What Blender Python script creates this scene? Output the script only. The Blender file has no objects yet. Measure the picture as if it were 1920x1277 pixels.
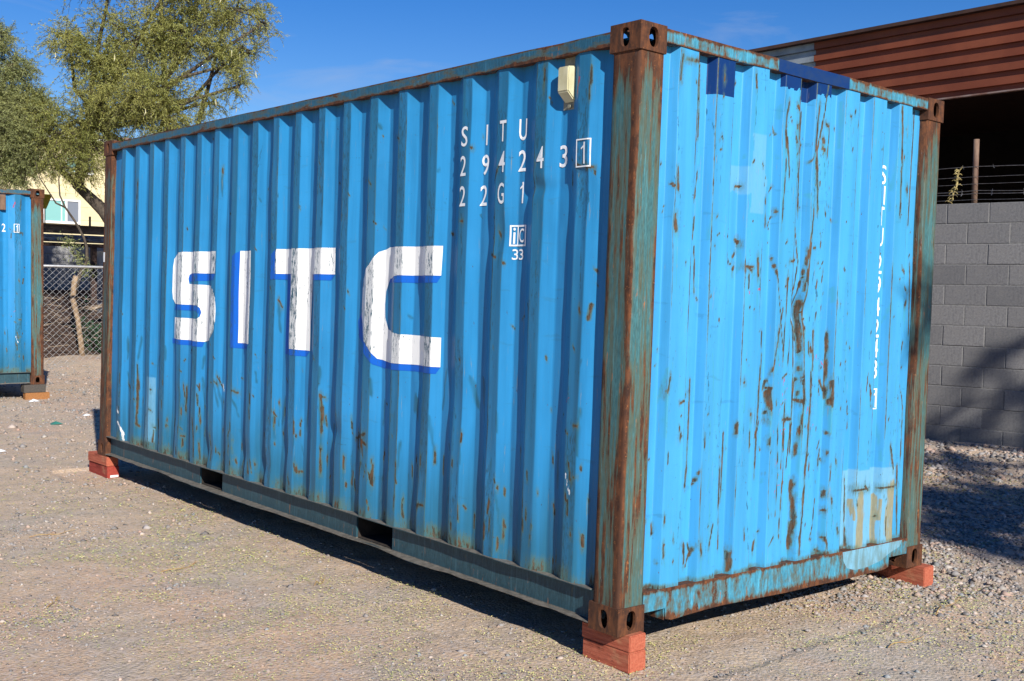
import bpy, bmesh, math, random
import numpy as np
from mathutils import Matrix, Vector
random.seed(7)
RNG = np.random.default_rng(11)
SC = bpy.context.scene
COL = SC.collection

# ------------------------------------------------------------------ camera
CAM_LOC = Vector((-3.37246, -3.26822, 1.60397))
cam_d = bpy.data.cameras.new('camera'); cam = bpy.data.objects.new('camera', cam_d); COL.objects.link(cam)
CAM_R = Vector((0.76421, -0.644688, 0.018976)); CAM_U = Vector((0.015507, 0.047779, 0.998738)); CAM_D = Vector((0.644781, 0.762951, -0.046511))
cm = Matrix(((CAM_R.x, CAM_U.x, -CAM_D.x, CAM_LOC.x), (CAM_R.y, CAM_U.y, -CAM_D.y, CAM_LOC.y), (CAM_R.z, CAM_U.z, -CAM_D.z, CAM_LOC.z), (0, 0, 0, 1)))
cam.matrix_world = cm
cam_d.sensor_width = 36.0; cam_d.lens = 36.0 * 2101.6 / 1920.0
cam_d.clip_start = 0.05; cam_d.clip_end = 3000.0
SC.camera = cam
SC.render.resolution_x = 1024; SC.render.resolution_y = 681

# ------------------------------------------------------------------ light
SUN = Vector((-1.0, -3.0, 1.78)).normalized()
elev = math.asin(SUN.z); azim = math.atan2(SUN.x, SUN.y)
sun_d = bpy.data.lights.new('sun', 'SUN'); sun_d.energy = 5.0; sun_d.angle = math.radians(0.53); sun_d.color = (1.0, 0.945, 0.86)
sun = bpy.data.objects.new('sun', sun_d); COL.objects.link(sun); sun.location = SUN * 50
sun.rotation_euler = (-SUN).to_track_quat('-Z', 'Y').to_euler()
W = bpy.data.worlds.new('World'); SC.world = W; W.use_nodes = True
wn = W.node_tree; wn.nodes.clear()
wo = wn.nodes.new('ShaderNodeOutputWorld'); bg = wn.nodes.new('ShaderNodeBackground'); bg.inputs['Strength'].default_value = 0.061
sky = wn.nodes.new('ShaderNodeTexSky'); sky.sky_type = 'NISHITA'; sky.sun_disc = False
sky.sun_elevation = elev; sky.sun_rotation = azim; sky.altitude = 400; sky.air_density = 1.0; sky.dust_density = 0.05; sky.ozone_density = 3.0
hs = wn.nodes.new('ShaderNodeHueSaturation'); hs.inputs['Saturation'].default_value = 1.42; hs.inputs['Value'].default_value = 1.25; hs.inputs['Hue'].default_value = 0.517
wn.links.new(sky.outputs[0], hs.inputs['Color'])
tc = wn.nodes.new('ShaderNodeTexCoord'); mp = wn.nodes.new('ShaderNodeMapping'); mp.inputs['Scale'].default_value = (1.6, 2.2, 9.0); mp.inputs['Rotation'].default_value = (0.25, 0.1, 0.3)
wn.links.new(tc.outputs['Generated'], mp.inputs[0])
cn = wn.nodes.new('ShaderNodeTexNoise'); cn.inputs['Scale'].default_value = 2.3; cn.inputs['Detail'].default_value = 8; cn.inputs['Roughness'].default_value = 0.55; cn.inputs['Distortion'].default_value = 0.6
wn.links.new(mp.outputs[0], cn.inputs['Vector'])
cr = wn.nodes.new('ShaderNodeValToRGB'); cr.color_ramp.elements[0].position = 0.55; cr.color_ramp.elements[1].position = 0.85
cr.color_ramp.elements[0].color = (0, 0, 0, 1); cr.color_ramp.elements[1].color = (0.55, 0.55, 0.55, 1)
wn.links.new(cn.outputs[0], cr.inputs[0])
mxc = wn.nodes.new('ShaderNodeMix'); mxc.data_type = 'RGBA'
wn.links.new(cr.outputs[0], mxc.inputs[0]); wn.links.new(hs.outputs[0], mxc.inputs[6]); mxc.inputs[7].default_value = (5.2, 5.9, 7.4, 1)
wn.links.new(mxc.outputs[2], bg.inputs[0]); wn.links.new(bg.outputs[0], wo.inputs[0])
SC.view_settings.view_transform = 'Standard'; SC.view_settings.look = 'None'; SC.view_settings.gamma = 1.0
SC.view_settings.use_curve_mapping = False; SC.view_settings.exposure = 0.54

# ------------------------------------------------------------------ helpers
def tag(o, label=None, cat=None, group=None, kind=None):
    if label: o['label'] = label
    if cat: o['category'] = cat
    if group: o['group'] = group
    if kind: o['kind'] = kind
    return o
def link(name, me, mat=None, parent=None, loc=None):
    o = bpy.data.objects.new(name, me); COL.objects.link(o)
    if mat is not None and me is not None and not me.materials: me.materials.append(mat)
    if parent: o.parent = parent
    if loc is not None: o.location = loc
    return o
def empty(name, mtx=None, loc=None, rz=0.0):
    o = bpy.data.objects.new(name, None); COL.objects.link(o); o.empty_display_size = 0.2
    if mtx is not None: o.matrix_world = mtx
    else:
        o.location = loc or (0, 0, 0); o.rotation_euler = (0, 0, rz)
    return o
def fastmesh(name, V, F, smooth=False, attrs=None):
    V = np.asarray(V, np.float32); F = np.asarray(F, np.int32)
    me = bpy.data.meshes.new(name); k = F.shape[1]
    me.vertices.add(len(V)); me.vertices.foreach_set('co', V.ravel())
    me.loops.add(F.size); me.loops.foreach_set('vertex_index', F.ravel())
    me.polygons.add(len(F)); me.polygons.foreach_set('loop_start', np.arange(0, F.size, k, dtype=np.int32))
    me.update(calc_edges=True)
    if smooth: me.polygons.foreach_set('use_smooth', np.ones(len(F), bool))
    for an, av in (attrs or {}).items():
        av = np.asarray(av, np.float32)
        if av.ndim == 1:
            a = me.attributes.new(an, 'FLOAT', 'POINT'); a.data.foreach_set('value', av)
        else:
            a = me.attributes.new(an, 'FLOAT_COLOR', 'POINT'); a.data.foreach_set('color', av.ravel())
    me.validate()
    return me
class MB:
    def __init__(s): s.v = []; s.f = []; s.n = 0
    def add(s, V, F):
        s.v += [tuple(p) for p in V]; s.f += [tuple(i + s.n for i in f) for f in F]; s.n = len(s.v)
    def box(s, x0, x1, y0, y1, z0, z1):
        s.add([(x0, y0, z0), (x1, y0, z0), (x1, y1, z0), (x0, y1, z0), (x0, y0, z1), (x1, y0, z1), (x1, y1, z1), (x0, y1, z1)],
              [(0, 3, 2, 1), (4, 5, 6, 7), (0, 1, 5, 4), (1, 2, 6, 5), (2, 3, 7, 6), (3, 0, 4, 7)]); return s
    def tube(s, pts, rad, n=6, cap=True):
        P = [Vector(p) for p in pts]; m = len(P)
        if not hasattr(rad, '__len__'): rad = [rad] * m
        V = []; ref = Vector((0.31, 0.17, 0.93))
        for i in range(m):
            t = (P[min(i + 1, m - 1)] - P[max(i - 1, 0)]).normalized()
            a = t.cross(ref)
            if a.length < 0.1: a = t.cross(Vector((1, 0, 0)))
            a.normalize(); b = t.cross(a)
            for k in range(n):
                an = 2 * math.pi * k / n; V.append(P[i] + (a * math.cos(an) + b * math.sin(an)) * rad[i])
        F = [(i * n + k, i * n + (k + 1) % n, (i + 1) * n + (k + 1) % n, (i + 1) * n + k) for i in range(m - 1) for k in range(n)]
        if cap: F += [tuple(range(n - 1, -1, -1)), tuple((m - 1) * n + k for k in range(n))]
        s.add(V, F); return s
    def extrude(s, poly, axis, a0, a1):
        # closed outline poly [(p,q)], extruded along axis ('x': p=y,q=z; 'y': p=x,q=z)
        n = len(poly)
        mk = (lambda p, q, a: (a, p, q)) if axis == 'x' else (lambda p, q, a: (p, a, q))
        V = [mk(p, q, a0) for p, q in poly] + [mk(p, q, a1) for p, q in poly]
        s.add(V, [tuple(range(n)), tuple(range(2 * n - 1, n - 1, -1))] + [(i, i + n, (i + 1) % n + n, (i + 1) % n) for i in range(n)]); return s
    def mesh(s, name, bevel=0.0, seg=1, smooth=False):
        me = bpy.data.meshes.new(name); me.from_pydata(s.v, [], s.f); me.update()
        bm = bmesh.new(); bm.from_mesh(me); bmesh.ops.recalc_face_normals(bm, faces=bm.faces)
        if bevel > 0: bmesh.ops.bevel(bm, geom=[e for e in bm.edges if len(e.link_faces) == 2 and e.calc_face_angle(0) > 0.5], offset=bevel, segments=seg, affect='EDGES', clamp_overlap=True)
        if smooth:
            for f in bm.faces: f.smooth = True
        bm.to_mesh(me); bm.free(); return me
    def build(s, name, mat, parent=None, bevel=0.0, seg=1, smooth=False, loc=None):
        return link(name, s.mesh(name, bevel, seg, smooth), mat, parent, loc)
def sstep(a, b, x):
    t = np.clip((x - a) / (b - a), 0, 1); return t * t * (3 - 2 * t)
_tab = np.random.default_rng(5).random((256, 256))
def vn(x, y, s=0):
    x = np.asarray(x, float) + 17.3 * s + 512; y = np.asarray(y, float) + 9.7 * s + 512
    xi = np.floor(x).astype(int); yi = np.floor(y).astype(int); fx = x - xi; fy = y - yi
    fx = fx * fx * (3 - 2 * fx); fy = fy * fy * (3 - 2 * fy)
    g = lambda a, b: _tab[a % 256, b % 256]
    return (g(xi, yi) * (1 - fx) + g(xi + 1, yi) * fx) * (1 - fy) + (g(xi, yi + 1) * (1 - fx) + g(xi + 1, yi + 1) * fx) * fy

class G:
    """small node-graph builder"""
    def __init__(s, name):
        s.m = bpy.data.materials.new(name); s.m.use_nodes = True; s.t = s.m.node_tree; s.t.nodes.clear()
        s.out = s.t.nodes.new('ShaderNodeOutputMaterial'); s.p = s.t.nodes.new('ShaderNodeBsdfPrincipled')
        s.t.links.new(s.p.outputs[0], s.out.inputs[0]); s.tc = s.t.nodes.new('ShaderNodeTexCoord')
        s.p.inputs['Specular IOR Level'].default_value = 0.35
    def put(s, sock, v):
        if isinstance(v, bpy.types.NodeSocket): s.t.links.new(v, sock)
        elif hasattr(v, '__len__'): sock.default_value = (*v, 1) if len(v) == 3 and sock.type == 'RGBA' else v
        else: sock.default_value = v
    def co(s, sc=(1, 1, 1), src='Object', loc=(0, 0, 0)):
        n = s.t.nodes.new('ShaderNodeMapping'); s.put(n.inputs[0], s.tc.outputs[src]); n.inputs['Scale'].default_value = sc; n.inputs['Location'].default_value = loc; return n.outputs[0]
    def noise(s, scale, detail=4, rough=0.55, vec=None, dist=0.0):
        n = s.t.nodes.new('ShaderNodeTexNoise'); n.inputs['Scale'].default_value = scale; n.inputs['Detail'].default_value = detail
        n.inputs['Roughness'].default_value = rough; n.inputs['Distortion'].default_value = dist
        s.put(n.inputs['Vector'], vec if vec is not None else s.tc.outputs['Object']); return n.outputs[0]
    def vor(s, scale, vec=None, out='Distance', feat='F1'):
        n = s.t.nodes.new('ShaderNodeTexVoronoi'); n.feature = feat; n.inputs['Scale'].default_value = scale
        s.put(n.inputs['Vector'], vec if vec is not None else s.tc.outputs['Object']); return n.outputs[out]
    def mt(s, op, a, b=0.0, c=0.0, clamp=False):
        n = s.t.nodes.new('ShaderNodeMath'); n.operation = op; n.use_clamp = clamp
        s.put(n.inputs[0], a); s.put(n.inputs[1], b); s.put(n.inputs[2], c); return n.outputs[0]
    def ss(s, a, b, x, lo=0.0, hi=1.0):
        n = s.t.nodes.new('ShaderNodeMapRange'); n.interpolation_type = 'SMOOTHSTEP'
        s.put(n.inputs[0], x); n.inputs[1].default_value = a; n.inputs[2].default_value = b; n.inputs[3].default_value = lo; n.inputs[4].default_value = hi; return n.outputs[0]
    def mix(s, f, a, b, mode='MIX'):
        n = s.t.nodes.new('ShaderNodeMix'); n.data_type = 'RGBA'; n.blend_type = mode; n.clamp_factor = True
        s.put(n.inputs[0], f); s.put(n.inputs[6], a); s.put(n.inputs[7], b); return n.outputs[2]
    def at(s, name, fac=True):
        n = s.t.nodes.new('ShaderNodeAttribute'); n.attribute_name = name; return n.outputs['Fac' if fac else 'Color']
    def xyz(s, src='Object'):
        n = s.t.nodes.new('ShaderNodeSeparateXYZ'); s.put(n.inputs[0], s.tc.outputs[src]); return n.outputs
    def rnd(s):
        return s.t.nodes.new('ShaderNodeObjectInfo').outputs['Random']
    def bump(s, h, strength=0.3, dist=0.01):
        n = s.t.nodes.new('ShaderNodeBump'); n.inputs['Strength'].default_value = strength; n.inputs['Distance'].default_value = dist
        s.put(n.inputs['Height'], h); s.put(s.p.inputs['Normal'], n.outputs[0])
    def fin(s, col, rough=0.6, metal=0.0, spec=None):
        s.put(s.p.inputs['Base Color'], col); s.put(s.p.inputs['Roughness'], rough); s.put(s.p.inputs['Metallic'], metal)
        if spec is not None: s.p.inputs['Specular IOR Level'].default_value = spec
        return s.m

# ------------------------------------------------------------------ materials
def rust_color(g, scale=30.0):
    a = g.noise(scale, 6, 0.65, g.co((1, 1, 0.45)))
    c = g.mix(g.ss(0.3, 0.7, a), (0.032, 0.014, 0.009), (0.13, 0.047, 0.018))
    b = g.noise(scale * 2.4, 4, 0.6)
    return g.mix(g.ss(0.60, 0.74, b), c, (0.26, 0.095, 0.028))
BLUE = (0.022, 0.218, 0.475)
BLUE_LIT_END = (0.048, 0.297, 0.585)  # same paint as the side, its colour lightened for the sunlit end
TEAL = (0.035, 0.20, 0.25)
def m_panel(name, blue, end=False):
    g = G(name)
    streak = g.noise(16, 6, 0.6, g.co((1, 1, 0.05)))
    fine = g.noise(95, 5, 0.7, g.co((1, 1, 0.28)))
    hor = g.noise(26, 5, 0.6, g.co((0.25, 0.25, 1)), 0.4)
    big = g.noise(1.7, 5, 0.6)
    dark = tuple(c * 0.80 for c in blue)
    c = g.mix(g.ss(0.35, 0.7, streak), blue, dark)
    c = g.mix(g.ss(0.45, 0.75, big, 0, 0.35), c, tuple(min(1, k * 1.18 + 0.012) for k in blue))
    # hairline scratches and chalky dust
    c = g.mix(g.ss(0.62, 0.70, hor, 0, 0.30), c, (0.03, 0.14, 0.24))
    c = g.mix(g.ss(0.66, 0.76, fine, 0, 0.25), c, (0.10, 0.34, 0.52))
    teal = g.mt('MULTIPLY', g.at('teal'), g.ss(0.25, 0.6, streak, 0.55, 1.0))
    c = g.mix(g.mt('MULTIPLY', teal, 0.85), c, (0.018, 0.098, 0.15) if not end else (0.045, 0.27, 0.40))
    c = g.mix(g.mt('MULTIPLY', g.at('pale'), g.ss(.3, .65, fine, 0.62, .85)), c, (0.155, 0.36, 0.51))
    c = g.mix(g.ss(0.42, 0.58, g.mt('ADD', g.at('navy'), g.mt('MULTIPLY', g.mt('SUBTRACT', fine, 0.5), 0.5))), c, (0.003, 0.028, 0.125))
    sc = g.mt('ADD', g.at('scuff'), g.mt('MULTIPLY', g.mt('SUBTRACT', fine, 0.5), 1.5))
    c = g.mix(g.ss(0.42, 0.62, sc, 0, 0.72), c, (0.02, 0.075, 0.11))
    tn = g.mt('ADD', g.at('tan'), g.mt('MULTIPLY', g.mt('SUBTRACT', g.noise(75, 6, .75, g.co((1, 1, .07), loc=(1, 7, 3))), 0.53), 3.2))
    c = g.mix(g.ss(0.25, 0.70, tn, 0, 0.85), c, g.mix(fine, (0.14, 0.11, 0.04), (0.36, 0.31, 0.15)))
    rd = g.mt('ADD', g.at('red'), g.mt('MULTIPLY', g.mt('SUBTRACT', fine, 0.5), 1.6))
    c = g.mix(g.ss(0.50, 0.60, rd, 0, 0.8), c, (0.36, 0.02, 0.05))
    wh = g.mt('ADD', g.at('white'), g.mt('MULTIPLY', g.mt('SUBTRACT', fine, 0.5), 1.6))
    c = g.mix(g.ss(0.50, 0.60, wh), c, (0.70, 0.72, 0.72))
    n2 = g.mt('ADD', g.mt('MULTIPLY', g.noise(48, 7, 0.75, g.co((1, 1, 0.30))), .6), g.mt('MULTIPLY', g.noise(140, 5, 0.75, g.co((1, 1, 0.22), loc=(2, 2, 2))), .4))
    r0 = g.at('rust')
    halo = g.ss(0.10, 0.55, g.mt('ADD', r0, g.mt('MULTIPLY', g.mt('SUBTRACT', n2, 0.5), 1.3)), 0, 0.85)
    c = g.mix(halo, c, (0.075, 0.13, 0.095))
    rm = g.ss(0.47, 0.66, g.mt('ADD', r0, g.mt('MULTIPLY', g.mt('SUBTRACT', n2, 0.5), 2.9)))
    sp = g.ss(0.72, 0.74, g.noise(60, 3, 0.6, g.co((1, 1, 0.6), loc=(3, 1, 2))))
    rm = g.mt('MULTIPLY', rm, g.ss(.25, .6, g.noise(85, 5, .75, g.co((1, 1, .25), loc=(6, 1, 8))), .55, 1.0))
    rm = g.mt('MAXIMUM', rm, g.mt('MULTIPLY', sp, 0.85))
    c = g.mix(rm, c, g.mix(g.ss(.35, .7, g.noise(38, 5, .65, g.co((1, 1, .4), loc=(2, 9, 4)))), (0.028, 0.021, 0.014), (0.125, 0.055, 0.022)))
    g.bump(g.mt('ADD', g.mt('MULTIPLY', rm, -0.5), g.mt('MULTIPLY', fine, 0.12)), 0.35, 0.002)
    return g.fin(c, g.mix(rm, (0.42,) * 3, (0.85,) * 3), 0.0, 0.28)
def m_rusty(name, paint, amount, zs=0.12, bands=(), dust=None, alt=(0.015, 0.17, 0.36), sc=26, axis='z'):
    g = G(name); st = (1, 1, zs) if axis == 'z' else (1, zs, 1)
    a = g.noise(sc, 8, 0.70, g.co(st))
    b = g.noise(2.6, 5, 0.62, g.co((1, 1, 0.45)))
    f = g.noise(130, 4, 0.7, g.co((1, 1, 0.22)))
    s2 = g.noise(62, 5, 0.7, g.co((1, 1, 0.05), loc=(3, 3, 3)))
    pc = g.mix(g.ss(0.35, 0.65, f), paint, tuple(k * 0.62 for k in paint))
    pc = g.mix(g.ss(0.52, 0.70, s2, 0, 0.55), pc, tuple(min(1, k * 1.7 + .015) for k in paint))
    pc = g.mix(g.ss(0.55, 0.75, b, 0, 0.5), pc, alt)
    v = g.mt('ADD', g.mt('MULTIPLY', a, 0.66), g.mt('MULTIPLY', b, 0.34))
    v = g.mt('ADD', v, g.mt('MULTIPLY', g.at('rust'), 0.26))
    z = g.xyz()[2]
    for (zc, wd, amp) in bands:
        v = g.mt('ADD', v, g.ss(0, wd, g.mt('ABSOLUTE', g.mt('SUBTRACT', z, zc)), amp, 0.0))
    th = 0.62 - amount * 0.20
    rm = g.ss(th, th + 0.05, v)
    c = g.mix(g.ss(th - 0.10, th + 0.01, v, 0, 0.75), pc, (0.085, 0.085, 0.045))
    rc = rust_color(g, 34)
    rc = g.mix(g.ss(0.50, 0.68, s2, 0, .8), rc, (0.050, 0.024, 0.014)); rc = g.mix(g.ss(.75, 1.1, g.at('rust'), 0, .75), rc, (0.062, 0.026, 0.015))
    c = g.mix(rm, c, rc)
    w = g.noise(75, 5, 0.7, g.co((1, 1, 0.10), loc=(5, 2, 1)))
    c = g.mix(g.ss(0.66, 0.72, w, 0, 0.40), c, (0.30, 0.36, 0.38))
    w2 = g.noise(48, 5, 0.7, g.co((1, 1, 0.16), loc=(8, 6, 1)))
    c = g.mix(g.ss(0.64, 0.70, w2, 0, 0.85), c, (0.33, 0.125, 0.04))
    if dust is not None:
        for (zc, wd) in dust:
            c = g.mix(g.ss(wd * .5, wd, g.mt('ABSOLUTE', g.mt('SUBTRACT', z, zc)), .85, 0.0), c, g.mix(g.ss(.4, .6, a), (0.12, 0.105, 0.085), (0.20, 0.175, 0.145)))
    g.bump(g.mt('ADD', g.mt('MULTIPLY', rm, 0.35), g.mt('MULTIPLY', f, 0.35)), 0.5, 0.003)
    return g.fin(c, g.mix(rm, (0.5,) * 3, (0.88,) * 3))
M = {}
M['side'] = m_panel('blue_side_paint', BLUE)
M['end'] = m_panel('blue_lit_end_paint', BLUE_LIT_END, True)
M['post'] = m_rusty('teal_rusty_post_paint', (0.050, 0.155, 0.172), 0.63, 0.055, sc=44, alt=(0.030, 0.150, 0.24))
M['post_brown'] = m_rusty('brown_rusty_post_paint', (0.040, 0.075, 0.075), 0.86, 0.055, sc=44)
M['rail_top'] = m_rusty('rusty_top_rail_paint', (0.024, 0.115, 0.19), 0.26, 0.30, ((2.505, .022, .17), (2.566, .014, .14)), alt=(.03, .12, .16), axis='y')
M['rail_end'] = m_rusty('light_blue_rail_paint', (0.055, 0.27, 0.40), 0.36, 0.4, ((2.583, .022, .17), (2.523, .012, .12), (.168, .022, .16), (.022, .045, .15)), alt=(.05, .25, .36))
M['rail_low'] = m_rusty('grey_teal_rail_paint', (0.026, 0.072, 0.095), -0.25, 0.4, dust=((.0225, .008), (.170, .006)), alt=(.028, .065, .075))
M['casting'] = m_rusty('rusted_casting', (0.06, 0.09, 0.085), 1.05, 0.8)
def m_simple(name, a, b, scale=12, rough=0.7, z=1.0, bump=0.2, dist=0.004, lo=0.35, hi=0.65, metal=0.0, spec=None, src='Object'):
    g = G(name); n = g.noise(scale, 6, 0.62, g.co((1, 1, z), src))
    g.bump(n, bump, dist)
    return g.fin(g.mix(g.ss(lo, hi, n), a, b), rough, metal, spec)
def m_letter(name, colr, wear_all):
    g = G(name); o = g.xyz()
    t = g.mt('FRACT', g.mt('DIVIDE', g.mt('SUBTRACT', o[1], 0.295), 0.279))
    outer = g.ss(0.27, 0.31, t, 1.0, 0.0)
    n = g.noise(95, 7, 0.78, g.co((1, 1, 0.20)))
    n2 = g.noise(9, 4, 0.6, g.co((1, 1, 0.3)))
    v = g.mt('ADD', g.mt('ADD', n, g.mt('MULTIPLY', n2, 0.30)), g.mt('MULTIPLY', outer, 0.075 if wear_all else 0.05))
    worn = g.ss(0.755, 0.775, v)
    c = g.mix(g.mt('MULTIPLY', outer, 0.30 if wear_all else 0.0), colr, (0.30, 0.33, 0.34))
    c = g.mix(worn, c, (0.03, 0.09, 0.13))
    return g.fin(c, 0.5)
M['white'] = m_letter('worn_white_lettering', (0.80, 0.81, 0.80), True)
M['royal'] = m_letter('royal_blue_letter_edge', (0.004, 0.105, 0.50), False)
M['mark'] = m_simple('white_marking_paint', (0.78, 0.80, 0.82), (0.45, 0.58, 0.68), 45, 0.55, 0.4, 0.0, lo=0.50, hi=0.75)
M['vent'] = m_simple('beige_vent_plastic', (0.46, 0.43, 0.26), (0.60, 0.57, 0.38), 14, 0.6, 0.5)
M['ventbrown'] = m_simple('brown_vent_metal', (0.11, 0.06, 0.035), (0.18, 0.11, 0.07), 14, 0.6, 0.5)
M['ventplate'] = m_simple('grey_vent_plate', (0.17, 0.17, 0.13), (0.28, 0.27, 0.2), 30, 0.6)
M['sticker'] = m_simple('white_sticker', (0.75, 0.75, 0.75), (0.6, 0.6, 0.6), 10, 0.5)
M['dark'] = m_simple('dark_underside', (0.018, 0.015, 0.013), (0.04, 0.03, 0.024), 12, 0.9)
def m_wood(name, a, b, axis='y'):
    g = G(name); sc = (14, 1.0, 14) if axis == 'y' else (1, 14, 14)
    n = g.noise(6, 6, 0.65, g.co(sc)); k = g.noise(5, 4, 0.5)
    e = g.vor(26, g.co((1, 0.25, 1)))
    c = g.mix(g.ss(0.3, 0.7, n), a, b)
    c = g.mix(g.ss(0.5, 0.72, k, 0, 0.7), c, tuple(v * 0.5 for v in a))
    c = g.mix(g.ss(.60, .66, g.noise(40, 5, .75, g.co((1, .2, 1))), 0, .7), c, tuple(v * .35 for v in a)); c = g.mix(g.ss(.62, .8, g.noise(7, 4, .6, g.co(loc=(4, 4, 4))), 0, .8), c, (0.42, 0.22, 0.12))
    g.bump(g.mt('ADD', n, g.noise(40, 5, .75, g.co((1, .2, 1)))), 0.8, 0.005); return g.fin(c, 0.85, 0, .2)
M['timber'] = m_wood('red_brown_timber', (0.32, 0.075, 0.042), (0.46, 0.140, 0.082))
M['timber_dark'] = m_wood('dark_red_timber', (0.24, 0.034, 0.024), (0.34, 0.060, 0.042))
M['timber_tan'] = m_wood('orange_tan_timber', (0.22, 0.09, 0.035), (0.36, 0.17, 0.06))
M['timber_grey'] = m_wood('grey_weathered_timber', (0.05, 0.045, 0.04), (0.10, 0.09, 0.08))

# ------------------------------------------------------------------ shipping container (local frame: corner at 0, length +y, width +x)
CL, CW, CH = 6.058, 2.438, 2.591
S_PITCH, S_R0 = 0.279, 0.300            # side ribs: outer flat from S_R0 + k*pitch, width .073
def prof_side(y):
    t = np.mod(np.asarray(y, float) - S_R0, S_PITCH)
    d = np.interp(t, [0, .073, .142, .211, .279], [0, 0, 1, 1, 0])
    y = np.asarray(y, float)
    d = np.where(y < S_R0 - 0.0, np.clip((S_R0 - y) / .068, 0, 1), d)
    d = np.where(y > S_R0 + 19 * S_PITCH + .073, np.clip((y - (S_R0 + 19 * S_PITCH + .073)) / .069, 0, 1), d)
    return .008 + .036 * d
E_PITCH, E_R0 = 0.2495, 0.262
def prof_end(x):
    x = np.asarray(x, float)
    t = np.mod(x - E_R0 + .02, E_PITCH)
    d = np.interp(t, [0, .02, .142, .162, .2495], [1, 0, 0, 1, 1])
    d = np.where((x < E_R0 - .02) | (x > E_R0 + 7 * E_PITCH + .142), 1, d)
    return .008 + .045 * d
def gau(u, v, u0, v0, su, sv): return np.exp(-((u - u0) / su) ** 2 - ((v - v0) / sv) ** 2)
def dent_side(y, z):
    d = .0055 * (vn(y * 2.2, z * 1.5, 1) - .5) + .0068 * (vn(y * 9, z * 3.2, 2) - .5) + .0016 * (vn(y * 30, z * 11, 3) - .5)
    d = d + .010 * gau(y, z, .335, 1.90, .07, .12) + .009 * sstep(2.0, 1.985, z) * gau(y, z, .33, 1.7, .06, .6)
    d = d + .012 * gau(y, z, .62, 1.93, .10, .035) + .013 * gau(y, z, .88, 1.72, .06, .10) + .010 * gau(y, z, 1.2, .95, .07, .16)
    d = d + .014 * gau(y, z, 2.35, .62, .08, .06) + .012 * gau(y, z, 2.95, .45, .10, .10) + .012 * gau(y, z, 3.5, .35, .12, .09)
    d = d + .014 * gau(y, z, 4.0, .30, .10, .10) + .011 * gau(y, z, 4.6, .55, .09, .22) + .010 * gau(y, z, 4.9, .33, .09, .16) + .012 * gau(y, z, 5.1, .6, .05, .25)
    d = d + .016 * gau(y, z, 3.2, .30, .12, .08) + .012 * gau(y, z, 1.5, 1.0, .05, .4)
    return d * sstep(.165, .28, z) * sstep(2.51, 2.40, z)
def dent_end(x, z):
    d = .005 * (vn(x * 2.0, z * 1.7, 11) - .5) + .0045 * (vn(x * 8, z * 3, 12) - .5)
    d = d + .030 * gau(x, z, 1.235, 1.40, .045, .07) + .012 * gau(x, z, 1.27, 1.33, .10, .14)
    d = d + .012 * gau(x, z, 1.05, 2.28, .03, .14) + .014 * gau(x, z, 1.30, 2.22, .03, .16) + .008 * gau(x, z, 1.27, 2.0, .05, .2)
    d = d + .010 * gau(x, z, .27, 1.75, .025, .10) + .009 * gau(x, z, 1.0, 2.25, .02, .12) + .008 * gau(x, z, .28, 2.36, .03, .12)
    d = d + .008 * gau(x, z, 1.88, 2.20, .03, .18) + .010 * gau(x, z, 1.10, .75, .06, .35) + .008 * gau(x, z, .35, 1.0, .05, .5)
    return d * sstep(.165, .28, z) * sstep(2.53, 2.44, z)
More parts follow.
